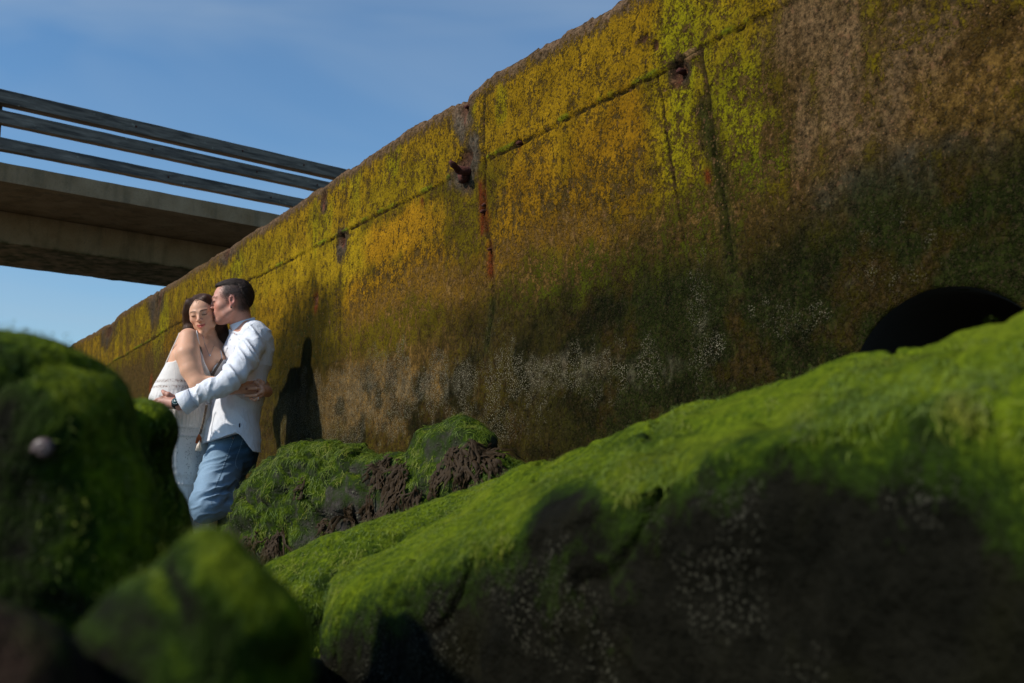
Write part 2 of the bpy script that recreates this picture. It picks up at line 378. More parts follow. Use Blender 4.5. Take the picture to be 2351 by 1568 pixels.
pt = np.stack([s_all, 0*s_all, 0*s_all], 1)
top = top + fbm(pt, 3.2, 5, .6)*.014 + np.where(fbm(pt+9, 7, 2) > .28, -.008, 0) + fbm(pt+5, 30, 3, .7)*.007
S, Zf = np.meshgrid(s_all, zf, indexing='ij'); Z = -.15+(top[:, None]+.15)*Zf
Pn = np.stack([S, 0*S, Z], -1).reshape(-1, 3)
Sf, Zz = Pn[:, 0], Pn[:, 2]
jp = [W(*q) for q in [(250, 838), (580, 640), (790, 535), (1040, 410), (1310, 265), (1510, 170), (1600, 115), (1820, 5)]]
zj = np.interp(Sf, [t[0] for t in jp], [t[1] for t in jp])+fbm(np.stack([Sf, 0*Sf, 0*Sf], 1), 2.5, 3)*.01
def pl(pts):
    """distance (m) to a polyline surveyed on the wall"""
    q = [W(*a) for a in pts]; d = np.full(len(Sf), 9.)
    wob = fbm(Pn+3, 9, 3)*.012
    for (a, b), (c, e) in zip(q[:-1], q[1:]):
        ds, dz = c-a, e-b; L = ds*ds+dz*dz; h = np.clip(((Sf-a)*ds+(Zz-b)*dz)/L, 0, 1)
        d = np.minimum(d, np.hypot(Sf+wob-a-h*ds, Zz-b-h*dz))
    return d
NW1 = fbm(Pn*[1, 1, .7], 3.0, 5, .6); NW2 = fbm(Pn*[1, 1, .45]+30, 9.0, 4, .6); NW3 = fbm(Pn+60, 26, 3, .6); NWs = fbm(Pn*[4.5, 1, .55]+11, 3.2, 4, .6)
def blob(u, v, ru, rv, soft=.55, rough=.5, ws=.8):
    s0, z0 = W(u, v); rs = abs(W(u+ru, v)[0]-W(u-ru, v)[0])/2; rz = abs(W(u, v+rv)[1]-W(u, v-rv)[1])/2
    d = np.hypot((Sf-s0)/rs, (Zz-z0)/rz)+rough*(NW1*.8+NW2*.8+NWs*ws+NW3*.4)
    return 1-sst(d, 1-soft, 1+soft*.5)
out = fbm(Pn, 1.1, 4)*.016+NW2*.006+NW3*.004
up_ = sst(Zz-zj, -.006, .012)
NS = len(s_all)
in_ = (Sf > W(160, 800)[0]) & (Sf < W(1860, 300)[0])
jgap = (Sf > W(1035, 410)[0]) & (Sf < W(1118, 380)[0])
groove = np.exp(-((Zz-zj)/.003)**2)*np.where(in_ & ~jgap, 1, 0)*(.45+.55*sst(NW2+fbm(np.stack([Sf, 0*Sf, 0*Sf], 1), 4, 2), -.35, .1))
out += up_*.006*in_-groove*.011
crk = [([(785, 538), (783, 620), (781, 690), (782, 760), (778, 830)], .007, .022), ([(1112, 352), (1113, 440), (1108, 500), (1122, 560), (1127, 640), (1128, 720), (1118, 790)], .006, .014),
       ([(1607, 112), (1618, 200), (1632, 300), (1652, 420), (1668, 520), (1684, 620)], .006, .012), ([(1508, 172), (1518, 250), (1530, 350), (1545, 440), (1568, 560)], .004, .007),
       ([(240, 745), (236, 790), (234, 850)], .014, .03), ([(362, 668), (356, 760)], .008, .01), ([(748, 425), (742, 480)], .01, .008), ([(1112, 215), (1116, 352)], .004, .006)]
ck = 0
for pts, wd, dp in crk:
    c = np.exp(-(pl(pts)/wd)**2); out -= c*dp*(.7+.3*NW3); ck = np.maximum(ck, c)
holes = [(1553, 165, 17, 20, .018), (1066, 372, 18, 24, .018), (1068, 248, 12, 22, .016), (1188, 328, 7, 9, .015), (745, 452, 8, 18, .014), (520, 580, 8, 18, .014), (1108, 478, 6, 16, .018), (1104, 487, 8, 10, .018), (1120, 570, 5, 8, .012),
         (1480, 88, 12, 9, .01), (1505, 105, 10, 14, .01), (724, 690, 5, 12, .01), (785, 550, 9, 16, .018), (250, 762, 8, 12, .02), (366, 690, 5, 9, .012), (1585, 125, 16, 10, -.012)]
hm = 0
for u, v, a, b, dp in holes:
    c = blob(u, v, a, b, .5, .45); out -= c*dp; hm = np.maximum(hm, c*(dp > 0))
out -= sst(Zf.ravel(), .985, 1.0)**2*.02+sst(Zf.ravel(), .96, 1.)*.006*(1+NW3)
# colours surveyed over the wall: marks of algae, rust and barnacles, plus a painted shadow and light falloff
C = lambda *a: np.array(a)
OCH, ORG, LIM, OLV = C(.29, .165, .006), C(.29, .145, .006), C(.225, .205, .005), C(.115, .082, .004)
BRN, DKO, TAN, GRN, GRY = C(.085, .047, .011), C(.011, .014, .002), C(.095, .058, .026), C(.05, .10, .006), C(.05, .040, .028)
tint = np.tile(OLV, (len(Sf), 1)); base = np.tile(C(.055, .034, .008), (len(Sf), 1)); cover = np.full(len(Sf), .7); barn = np.zeros(len(Sf)); tuft = np.zeros(len(Sf))
def put(arr, m, c, a=1.): arr[:] = arr*(1-(m*a)[:, None] if arr.ndim == 2 else 1-m*a)+(c*(m*a)[:, None] if arr.ndim == 2 else c*m*a)
def lay(m, t=None, cv=None, b=None, a=1.):
    if t is not None: put(tint, m, t, a)
    if b is not None: put(base, m, b, a)
    if cv is not None: put(cover, m, cv, a)
lay(up_, OCH*.8+OLV*.2, .72)
for q in [(330, 740, 110, 60), (560, 610, 120, 60), (900, 430, 110, 60)]: lay(blob(*q), OCH*.55+LIM*.25, .75)
for q in [(1300, 200, 210, 130), (1260, 300, 200, 80), (1450, 60, 90, 70), (1440, 140, 80, 60)]: lay(blob(*q), OCH*.92, .78)
lay(blob(1250, 370, 150, 90), OCH*.95, .80); lay(blob(1400, 330, 130, 130), ORG*.85, .78); lay(blob(1180, 500, 90, 150), ORG*.9, .66); lay(blob(1330, 480, 170, 110), ORG*.72, .6)
lay(blob(880, 560, 120, 60), ORG*1.15, .85); lay(blob(900, 640, 130, 50), ORG*.9, .6); lay(blob(815, 600, 35, 110), LIM*.5+ORG*.6, .8); lay(blob(840, 680, 70, 60), ORG*1., .6)
lay(blob(680, 640, 110, 80), OCH*.9+LIM*.25, .85); lay(blob(640, 720, 90, 60), OCH*.8, .8); lay(blob(400, 790, 130, 70), ORG*.65, .6); lay(blob(320, 870, 90, 60), BRN, .4)
lay(blob(1540, 240, 70, 260), OCH*.6+LIM*.4, .75); lay(blob(1650, 90, 160, 90), OLV+OCH*.35, .8)
for q in [(742, 500, 30, 70), (1545, 80, 45, 100), (1580, 130, 50, 40), (1660, 200, 60, 130), (1700, 260, 90, 110), (1720, 330, 90, 90), (1560, 210, 30, 60), (1088, 235, 14, 50), (1100, 300, 12, 40), (820, 420, 25, 70), (790, 400, 20, 60), (905, 345, 30, 60), (1600, 60, 90, 60), (1560, 320, 40, 90), (540, 620, 20, 40), (380, 720, 16, 60), (365, 780, 16, 50), (1150, 240, 12, 50)]: lay(blob(*q, rough=.8), LIM*.9, .68, a=.58)
for q in [(1720, 420, 90, 60), (1680, 480, 100, 50), (1800, 330, 50, 90)]: lay(blob(*q, rough=.9), LIM*.35+GRN*.4, .5, a=.7)
# bare tan-grey upper right face
lay(blob(1930, 230, 140, 270, rough=.6), TAN*1.05, .28, TAN); lay(blob(1860, 60, 110, 120, rough=.4), TAN*1.1, .2, TAN*1.1)
lay(blob(2150, 200, 260, 260, rough=.5), BRN*1.1, .3, TAN*.85)
lay(blob(2250, 260, 190, 240, rough=.4), BRN*1.05, .4, BRN*1.1); lay(blob(2250, 30, 260, 70), OLV*1.2, .6, a=.8); lay(blob(2000, 430, 260, 70), GRY*.8, .3, GRY*.9)
lay(blob(1560, 560, 300, 90), BRN*.9, .5, BRN*.8)
tv = sst(fbm(Pn+90, 7, 5, .65), -.05, .3)*blob(2050, 200, 420, 330); lay(tv, BRN*.55, .5, BRN*.5, a=.85); tv = sst(fbm(Pn+95, 12, 4, .65), .12, .35)*blob(2150, 200, 420, 330); lay(tv, OLV*1.0, .55, a=.6)
# brown middle band then the dark wet zone
mid = blob(1050, 690, 300, 90, rough=.5); lay(mid, ORG*.35+BRN*.6, .6, BRN*1.3)
lay(blob(900, 720, 160, 80), ORG*.45+BRN*.5, .6, BRN*1.6); lay(blob(1230, 580, 200, 80), ORG*.45+BRN*.4, .62, BRN*1.2)
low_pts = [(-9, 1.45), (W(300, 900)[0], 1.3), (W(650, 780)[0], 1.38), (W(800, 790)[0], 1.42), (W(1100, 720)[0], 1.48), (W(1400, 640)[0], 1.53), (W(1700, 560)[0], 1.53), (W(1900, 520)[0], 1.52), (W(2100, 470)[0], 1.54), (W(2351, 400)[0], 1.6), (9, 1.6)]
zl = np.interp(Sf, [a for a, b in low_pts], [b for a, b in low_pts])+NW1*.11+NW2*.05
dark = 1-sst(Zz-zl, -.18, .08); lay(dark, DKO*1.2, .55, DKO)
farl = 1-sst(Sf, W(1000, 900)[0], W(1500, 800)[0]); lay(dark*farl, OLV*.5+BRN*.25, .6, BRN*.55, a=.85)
lay(blob(700, 850, 85, 210, rough=.4), OLV*.26, .7, DKO*1.2)  # soft shadow patch painted into the colour, blurring the couple's cast silhouette
for q in [(1200, 660, 160, 70), (1460, 610, 160, 60), (940, 740, 90, 50), (1330, 640, 120, 60), (1600, 500, 120, 80)]: lay(blob(*q, rough=.8), C(.055, .062, .003), .62, a=.7)
lay(blob(860, 880, 170, 110, rough=.4), BRN*1.3, .5, BRN*1.5); lay(blob(880, 770, 120, 60), OLV*.9, .7)
tuft += .30*blob(1450, 600, 170, 45, rough=1.)+.27*blob(1230, 690, 120, 50, rough=1.)+.25*blob(930, 740, 70, 40, rough=1.)+.22*blob(1680, 420, 140, 100, rough=1.)+.3*blob(1250, 900, 220, 110, rough=1)+.3*blob(1900, 380, 300, 200, rough=1.)+.28*blob(1600, 700, 300, 200, rough=1.)+.4*blob(950, 980, 160, 60, rough=1)+.3*blob(340, 720, 60, 80)
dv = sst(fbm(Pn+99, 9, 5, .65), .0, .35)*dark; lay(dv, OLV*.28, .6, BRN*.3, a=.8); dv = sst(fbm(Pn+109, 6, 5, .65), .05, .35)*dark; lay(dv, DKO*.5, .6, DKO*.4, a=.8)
barn += .75*blob(840, 900, 150, 90, rough=.9, ws=0)+.6*blob(1010, 880, 150, 80, rough=1., ws=0)+.5*blob(1260, 850, 200, 70, rough=1.2, ws=0)+.34*blob(1830, 740, 60, 60, rough=1.4, ws=0)+.3*blob(1600, 760, 40, 200, rough=1.4, ws=0)+.45*blob(720, 960, 120, 90, rough=.9, ws=0)+.14*blob(2150, 600, 280, 90, rough=1., ws=0)+.3*blob(1100, 980, 160, 60)+.3*(dark)*sst(NW1, -.2, .4)
for q in [(1270, 850, 160, 50), (1010, 880, 110, 50), (860, 900, 110, 60), (1610, 740, 20, 60), (1950, 640, 60, 30), (1500, 850, 80, 40)]: lay(blob(*q, rough=1.3, ws=0)*sst(NW2+NW3*.6, -.1, .35), C(.15, .13, .085), .2, C(.16, .135, .09), a=.28)
# pale grey streaks round the bolt, rust runs, top edge
lay(blob(1062, 260, 24, 60, rough=.6), GRY*1.2, .12, GRY*1.5); lay(blob(1095, 350, 22, 80, rough=.6), GRY, .2, GRY*1.2); lay(blob(1065, 400, 40, 36, rough=.6), GRY*1.1, .25, GRY*1.2); lay(blob(787, 560, 14, 45, rough=.4), GRY, .1, GRY*1.1); lay(blob(745, 470, 10, 26), GRY, .15, GRY*1.4)
lay(blob(520, 585, 26, 26), GRY, .15, GRY*.9); lay(blob(360, 690, 16, 50), GRY, .2, GRY*.8); lay(blob(250, 760, 16, 36), GRY, .1, GRY*.8); lay(blob(1555, 165, 26, 34, rough=.3), GRY*.6, .05, GRY*.5); lay(blob(1590, 122, 20, 9), TAN*1.6, .1, TAN*1.8)
lay(np.exp(-(pl([(1607, 250), (1632, 330), (1652, 420), (1668, 520), (1684, 660)])/.035)**2), DKO*1.5, .3, DKO*1.5, a=.85)
lay(np.exp(-(pl([(1128, 700), (1115, 800)])/.03)**2), DKO*1.5, .3, DKO*1.3, a=.8)
RST = C(.13, .022, .006)
def rust(pts, wd, a=.9):
    m = np.exp(-(pl(pts)/wd)**2)*a*sst(NWs+NW3*.6, -.55, .15); put(tint, m, RST); put(base, m, RST*1.1)
rust([(1102, 425), (1106, 480), (1104, 530)], .022); rust([(1112, 440), (1116, 520)], .018, .7); rust([(1120, 560), (1124, 625)], .02); rust([(1068, 245), (1070, 275)], .022); rust([(1066, 400), (1068, 430)], .014, .8)
rust([(724, 680), (726, 705)], .03); rust([(785, 545), (790, 560)], .02, .7); rust([(1555, 150), (1556, 185)], .018); rust([(1188, 325), (1189, 345)], .014); rust([(345, 870), (343, 890)], .04); rust([(1620, 398), (1622, 410)], .014); rust([(965, 455), (966, 470)], .016); rust([(372, 660), (366, 700)], .03, .6); rust([(746, 450), (746, 475)], .02, .6)
edge = sst(Zz-np.repeat(top, NZ), -.10, -.015)*sst(-(Zz-np.repeat(top, NZ))*0+NW1*.5+NW2*.4, -.75, .1); lay(edge, BRN*.9, .25, C(.12, .075, .045), a=.85)
far = sst(-Sf, .5, 4); lay(up_*far*sst(NWs, -.2, .3), BRN, .4, BRN, a=.5)
lay(np.clip(groove+ck*.8, 0, 1), DKO*.5, .1, DKO*.4)
lay(in_*np.exp(-((Zz-zj-.012)/.007)**2)*sst(NW2, -.1, .3)*~jgap, GRN*1.5+LIM*.2, .85, a=.8)
put(base, hm, C(.05, .02, .012), .8); put(cover, hm, .1, .9); barn *= (1-hm); wet = dark; tuft = np.minimum(tuft, .36); tint *= .88*(1-.2*sst(Sf, .8, 2.6))[:, None]  # tint also dimmed toward the near end: light falloff painted into the algae colour
wv = np.stack([WA[0]+WD[0]*Sf+WN[0]*out, WA[1]+WD[1]*Sf+WN[1]*out, Zz], 1)
wf = gridfaces(NS, NZ)
# round outfall opening: drop faces inside, snap its rim to the circle
cs, cz, cr = 4.175, .955, .258
fc = np.stack([Sf[wf].mean(1), Zz[wf].mean(1)], 1); keep = np.hypot(fc[:, 0]-cs, fc[:, 1]-cz) > cr; wf = wf[keep]
edge_idx = np.unique(wf[np.hypot(Sf[wf]-cs, Zz[wf]-cz).min(1) < cr+.012]); dd = np.hypot(Sf[edge_idx]-cs, Zz[edge_idx]-cz)
sel = edge_idx[dd < cr+.004]; dd = np.hypot(Sf[sel]-cs, Zz[sel]-cz); rr_ = cr+fbm(Pn[sel], 14, 3)*.008
ns_, nz__ = cs+(Sf[sel]-cs)/dd*rr_, cz+(Zz[sel]-cz)/dd*rr_; oo = out[sel]-.01
wv[sel] = np.stack([WA[0]+WD[0]*ns_+WN[0]*oo, WA[1]+WD[1]*ns_+WN[1]*oo, nz__], 1)
# flat top and back
nv = len(wv); ex = []
for dist_, drop in ((.03, -.004), (.12, 0), (.45, -.01), (.46, -.05), (.46, None)):
    z_ = top+fbm(np.stack([s_all, 0*s_all+dist_*3, 0*s_all], 1), 8, 3)*.012+(drop or 0) if drop is not None else top*0-.15
    ex.append(np.stack([WA[0]+WD[0]*s_all-WN[0]*dist_, WA[1]+WD[1]*s_all-WN[1]*dist_, z_], 1))
rows = [np.arange(NS)*NZ+NZ-1]; n0 = nv
for e in ex: rows.append(np.arange(NS)+n0); n0 += NS
wv = np.concatenate([wv]+ex)
extra = []
for a, b in zip(rows[:-1], rows[1:]): extra.append(np.stack([a[:-1], a[1:], b[1:], b[:-1]], 1))
wf = np.concatenate([wf]+extra); m5 = NS*5
app = lambda a, v: np.concatenate([a, np.full(m5, v)])
tint2 = np.concatenate([tint, np.tile(BRN, (m5, 1))]); base2 = np.concatenate([base, np.tile(C(.14, .09, .06), (m5, 1))])
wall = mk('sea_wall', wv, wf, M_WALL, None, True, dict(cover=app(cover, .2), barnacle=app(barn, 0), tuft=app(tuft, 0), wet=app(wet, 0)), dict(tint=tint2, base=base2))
tag(wall, 'long concrete sea wall stained ochre and green with algae, with a round drain opening', 'wall')
def wp(s, z, o=0): return np.array([WA[0]+WD[0]*s+WN[0]*o, WA[1]+WD[1]*s+WN[1]*o, z])
pv = []; npz = 64
for o_, r_ in ((.004, cr+.004), (-.02, cr-.004), (-.3, cr-.004), (-.44, cr-.004), (-1.2, cr-.004), (-2.6, cr-.004)):
    for k in range(npz):
        a = 2*math.pi*k/npz; pv.append(wp(cs+r_*math.cos(a), cz+r_*math.sin(a), o_))
pf = [[i*npz+k, i*npz+(k+1) % npz, (i+1)*npz+(k+1) % npz, (i+1)*npz+k] for i in range(5) for k in range(npz)]+[[5*npz+k for k in range(npz)]]
mk('drain_pipe', pv, pf, M_DARK, wall)
# rusty bolt sticking out of its hole, and stubs
s0, z0 = W(1075, 392); b0 = wp(s0, z0, -.03); b1 = b0+np.append(WN*.075, -.004); tip = P(1034, 371, (b1[1]-.05))
bb = [b0, b0+(b1-b0)*.5, b1]; tt = [b1-(tip-b1)*.15, b1, b1+(tip-b1)*.35, b1+(tip-b1)*.6, tip+(tip-b1)*.0]
mk('iron_bolt', *join([tube(bb, [.02, .017, .018], 10), tube(tt, [.010, .016, .011, .014, .007], 10), tube([wp(s0-.03, z0-.02, 0), wp(s0-.02, z0-.012, .02)], [.03, .018], 9)]), M_RUST, wall)
for u, v, r_ in [(1108, 470, .008), (1104, 485, .009), (1120, 572, .006), (1556, 162, .01), (1188, 328, .009), (1068, 245, .009)]:
    s0, z0 = W(u, v); mk('iron_stub', *tube([wp(s0, z0, -.03), wp(s0+.002, z0, -.004), wp(s0+.004, z0-.004, .004)], [r_, r_*.9, r_*.5], 8), M_RUST, wall)

# ------------------------------------------------------------------ footbridge
BD = np.array([.749, .663]); BN = np.array([.663, -.749]); B0 = P(0, 370, 12.5)[:2]
KB = 12.5/6.6
def bp(t, o, z): q = B0+(BD*t+BN*o)*KB; return np.array([q[0], q[1], HC+(z-HC)*KB])
def bar(name, t0, t1, oF, oB, z0, z1, mat, parent, seg=60, amp=.003, rag=0., damp=0.):
    """long bar: front face at oF, back at oB; slightly worn edges"""
    prof = []
    for a, b in (((oF, z0), (oF, z1)), ((oF, z1), (oB, z1)), ((oB, z1), (oB, z0)), ((oB, z0), (oF, z0))):
        for k in range(5):
            f = (.02, .1, .5, .9, .98)[k]; prof.append((a[0]+(b[0]-a[0])*f, a[1]+(b[1]-a[1])*f))
    n = len(prof); V = []; al = []; ac = []; dk = []; dm = []
    for t in np.linspace(t0, t1, seg):
        for k, (o, z) in enumerate(prof):
            V.append(bp(t, o, z)); al.append(t); ac.append((k//5)*3+o+z); dk.append(0); dm.append(damp*(1 if z < z0+.02 else .25 if z < z0+.08 else 0))
    V = np.array(V); nn = fbm(V, 5, 4)*amp; V[:, 2] += nn; V[:, 0] += fbm(V+9, 5, 3)*amp
    if rag: V[:, 2] += np.where(np.tile([p[1] < z0+.02 for p in prof], seg), fbm(V*[1, 1, 0], 9, 4)*rag, 0)
    Fc = [[i*n+k, i*n+(k+1) % n, (i+1)*n+(k+1) % n, (i+1)*n+k] for i in range(seg-1) for k in range(n)]+[list(range(n))[::-1], [(seg-1)*n+k for k in range(n)]]
    o = mk(name, V, Fc, mat, parent, False, dict(along=al, across=ac, dark=dk, damp=dm)); return o
br = bpy.data.objects.new('footbridge', None); COL.objects.link(br)
tag(br, 'concrete footbridge with three weathered timber rails crossing above the wall', 'footbridge')
bar('deck_slab', -3.2, 9, 0, -2.1, 2.79, 2.925, M_CONC, br, 200, .006, 0)
bar('support_beam', -3.2, 9, -.80, -1.72, 2.545, 2.788, M_CONC, br, 200, .005, .012, .9)
bar('rail', -3.2, 9, .0, -.085, 3.335, 3.43, M_WOOD, br, 200, .004)
bar('rail', -3.2, 9, .0, -.065, 3.195, 3.285, M_WOOD, br, 200, .006)
bar('rail', -3.2, 9, .0, -.06, 3.012, 3.095, M_WOOD, br, 200, .006)
for t in (-2.3, -.085, 4.4, 7.0):
    bar('rail_post', t, t+.10, -.09, -.18, 2.915, 3.43, M_WOOD, br, 4, .002)
for r_, z_ in ((0, 3.382), (1, 3.237), (2, 3.05)):
    for t in (.9, 1.75, 2.3):
        c = bp(t+.13*r_, .003, z_); mk('bolt_head', *tube([c, c+np.append(BN*.006, 0)], [.014, .012], 10), M_RUST, br)

# ------------------------------------------------------------------ boulders
def ribbons(v, nrm, n, mask, L, wd, lift, down=.9, seed=1, seg=4, faces=None):
    """short algae strands lying on a surface, hanging downhill"""
    rg = np.random.default_rng(seed); cand = np.nonzero(mask > rg.random(len(v)))[0]
    if len(cand) == 0: return np.zeros((0, 3)), np.zeros((0, 4), int), np.zeros(0)
    id_ = rg.choice(cand, n); p = v[id_]+rg.normal(0, .003, (n, 3)); N = nrm[id_]
    g = np.tile([0, 0, -1.], (n, 1))+rg.normal(0, .45, (n, 3)); t = g-N*(g*N).sum(1)[:, None]; t /= np.linalg.norm(t, axis=1)[:, None]+1e-9
    side = np.cross(N, t); Ln = L*(.5+rg.random(n)); W_ = wd*(.6+.8*rg.random(n)); lf = lift*(.3+1.2*rg.random(n)); bend = rg.normal(0, .35, n)
    V = []; sh = []; s0 = rg.random(n)
    for k in range(seg+1):
        f = k/seg; c = p+t*(Ln*f)[:, None]+side*(bend*Ln*f*f)[:, None]+N*((lf*math.sin(math.pi*min(f*.9+.08, 1)))-.0015*f)[:, None]+np.array([0, 0, -1])*((1-N[:, 2:3])*0)
        hw = (W_*(1-.75*f**2)*.5)[:, None]; V += [c-side*hw, c+side*hw]; sh += [s0*.8+.1, s0*.8+.2]
    V = np.stack(V, 1).reshape(-1, 3); sh = np.stack(sh, 1).ravel(); m = 2*(seg+1)
    b = np.arange(n)[:, None]*m; Fc = np.concatenate([np.concatenate([b+2*k, b+2*k+1, b+2*k+3, b+2*k+2], 1) for k in range(seg)])
    return V, Fc, sh
def poly_sd(px, pz, poly):
    poly = np.asarray(poly); d = np.full(px.shape, 1e9); ins = np.zeros(px.shape, bool)
    for i in range(len(poly)):
        a, b = poly[i], poly[(i+1) % len(poly)]; e = b-a; wx, wz = px-a[0], pz-a[1]
        h = np.clip((wx*e[0]+wz*e[1])/max(e@e, 1e-12), 0, 1); d = np.minimum(d, (wx-e[0]*h)**2+(wz-e[1]*h)**2)
        c = ((a[1] > pz) != (b[1] > pz)) & (px < (b[0]-a[0])*(pz-a[1])/((b[1]-a[1]) or 1e-12)+a[0]); ins ^= c
    return np.where(ins, -1, 1)*np.sqrt(d)
def boulder(label, outl, Yc, Tf, Tb, r, h, mat, amp=.02, base_z=-.1, lean=0., moss=lambda v, n: n[:, 2], barn=None, seed=0, strands=(0, 0, 0, 0), extra=None, n_out=120, octs=5, grp='mossy boulders at the foot of the sea wall', skew=(0, 0), ky=0., u0=510):
    # ky: the rock's long axis runs back along the wall
    X0 = P(u0, 1095, Yc)[0]
    def YU(u): k = (u-1175.5)/FL*CP; return (Yc-ky*X0)/(1-ky*k)
    pts = [P(u, v, YU(u))[[0, 2]] for u, v in outl]; pts = list(crom(pts, n_out)); pts += [np.array([pts[-1][0]+.02, base_z]), np.array([pts[0][0]-.02, base_z])]
    pts = np.array(pts); lo, hi = pts.min(0)-.05, pts.max(0)+.05
    vol = Vol(np.arange(lo[0], hi[0], h), np.arange(Yc-Tf-.05, Yc+Tb+.05, h), np.arange(lo[1], hi[1], h))
    X, Y, Zg = vol.grid(); xx, zz = np.meshgrid(vol.ax[0], vol.ax[2], indexing='ij')
    sd = poly_sd(xx, zz, pts).astype(np.float32)[:, None, :]
    yc, T = Yc+(Tb-Tf)/2, (Tf+Tb)/2
    sl = np.clip(-(zz-zz.min())/(zz.max()-zz.min())+1, 0, 1)[:, None, :].astype(np.float32)
    wy = np.abs(Y-yc+lean*sl)-(T-r)
    a = sd+r; vol.d = np.minimum(np.maximum(a, wy), 0)+np.sqrt(np.maximum(a, 0)**2+np.maximum(wy, 0)**2)-r
    vol.d = vol.d.astype(np.float32); v, f = vol.mesh(); v[:, 0] += (v[:, 1]-Yc)*skew[0]; v[:, 2] += (v[:, 1]-Yc)*skew[1]*sst(v[:, 2], 0, .4); v[:, 1] += ky*(v[:, 0]-X0); n = normals(v, f)
    disp = fbm(v+seed, 2.2/max(h*60, .3), 3)*amp*1.2+fbm(v+seed+5, 14, octs, .55)*amp*.45+(np.abs(fbm(v*[1, 1, .8]+seed+12, 7, 3))-.16)*amp*1.5-np.exp(-(fbm(v+seed+25, 5, 3)/.035)**2)*amp*.5
    v = v+n*disp[:, None]; n = normals(v, f)
    mo = np.clip(moss(v, n), -1, 1)+fbm(v+seed, 6, 4)*.35+fbm(v+seed+8, 22, 4, .6)*.35; ba = (barn(v, n) if barn else .3+0*mo)+fbm(v+seed+3, 5, 3)*.3
    o = mk('boulder', v, f, mat, None, True, dict(moss=mo*.45, barnacle=ba)); tag(o, label, 'boulder', grp)
    if strands[0]:
        msk = sst(mo, .15, .7)*(n[:, 1] < .35); V, Fc, sh = ribbons(v, n, strands[0], msk, *strands[1:], seed=seed+1)
        if len(V): mk('algae_growth', V, Fc, M_STRAND, o, True, dict(shade=sh))
    return o, v, f, n
sunv = np.array(TO_SUN)
# seaweed-draped boulder in focus under the wall
mb = lambda v, n: .20+.45*n[:, 2]+.25*fbm(v+40, 3.5, 4)*2-.35*sst(-(v[:, 0]), 1.15, 1.5)
OB = [(528, 1330), (522, 1260), (532, 1215), (556, 1165), (576, 1130), (600, 1088), (625, 1062), (660, 1055), (685, 1047), (712, 1032), (745, 1026), (785, 1029), (812, 1045), (835, 1056), (868, 1048), (905, 1040), (950, 1021), (990, 998), (1020, 985), (1050, 979), (1085, 978), (1112, 990), (1130, 1012), (1143, 1045), (1165, 1065), (1190, 1088), (1225, 1150), (1240, 1330)]
bo, bv, bf, bn = boulder('green boulder draped in brown seaweed beside the bent leg of the man in jeans', OB, 4.38, .30, .22, .22, .011, M_BACK, .05, lean=.0, moss=mb, barn=lambda v, n: .55-.3*n[:, 2]+.5*sst(-v[:, 0], .95, 1.25), seed=3, strands=(26000, .020, .0014, .0022), ky=-.97)
bt = bvh(bv, bf)
def weed(uvs, seed, n=26, spread=.03, L=.12):
    rg = np.random.default_rng(seed); V = []; Fc = []
    (u0, v0), (u1, v1) = uvs
    for i in range(n):
        f = rg.random(); p = hit(bt, P(u0+(u1-u0)*f*.7+rg.normal(0, 5), v0+(v1-v0)*f*.7+rg.normal(0, 4), 3.9), .006)
        d = unit(P(u1, v1, 3.9)-P(u0, v0, 3.9))+rg.normal(0, .28, 3); ln = L*(.5+rg.random()); wv_ = .008+.012*rg.random(); k = 7; path = []
        for j in range(k):
            q = Vector(p); nr = bt.find_nearest(q); c = np.array(nr[0])+np.array(nr[1])*(.003+.014*rg.random()); path.append(c)
            d = unit(d+rg.normal(0, .22, 3)+np.array([0, 0, -.15])); nn = np.array(nr[1]); d = unit(d-nn*(d@nn)); p = c+d*ln/k
        for j in range(k):
            t = unit(path[min(j+1, k-1)]-path[max(j-1, 0)]); nn = np.array(bt.find_nearest(Vector(path[j]))[1]); s_ = unit(np.cross(nn, t)+rg.normal(0, .25, 3))
            hw = wv_*(.5, .8, 1, .8, 1.1, .9, .4)[j]*.40; o = len(V); V += [path[j]-s_*hw, path[j]+nn*.003, path[j]+s_*hw]
            if j: Fc += [[o-3, o-2, o+1, o], [o-2, o-1, o+2, o+1]]
    mk('seaweed', V, Fc, M_WEED, bo, True)
for k, (uv, n, L) in enumerate([(((1045, 1020), (1085, 1085)), 34, .11), (((1075, 1010), (1125, 1085)), 34, .12), (((1120, 1050), (1180, 1110)), 32, .11), (((930, 1062), (905, 1120)), 30, .10), (((872, 1064), (878, 1092)), 20, .09), (((900, 1045), (870, 1100)), 22, .12),
        (((1050, 1120), (1075, 1165)), 34, .12), (((1100, 1100), (1115, 1150)), 26, .10), (((965, 1120), (935, 1165)), 22, .11), (((908, 1140), (880, 1200)), 26, .13), (((800, 1225), (765, 1285)), 30, .16), (((648, 1215), (625, 1270)), 30, .13), (((652, 1260), (640, 1320)), 34, .14),
        (((590, 1225), (565, 1262)), 20, .09), (((718, 1245), (700, 1290)), 22, .12), (((620, 1240), (606, 1290)), 18, .1), (((985, 1170), (975, 1200)), 20, .07), (((1030, 1030), (1050, 1050)), 20, .08), (((860, 1130), (845, 1175)), 18, .09), (((810, 1150), (800, 1190)), 14, .08), (((760, 1190), (745, 1225)), 14, .07), (((930, 1100), (920, 1140)), 16, .07), (((1010, 1080), (1000, 1120)), 16, .07), (((700, 1105), (690, 1130)), 8, .05)]):
    weed(uv, 200+k, n, L=L)

dk_ = lambda v, n: .05+.75*n[:, 2]+.25*(n@sunv)-.35*(n[:, 1] < -.6)
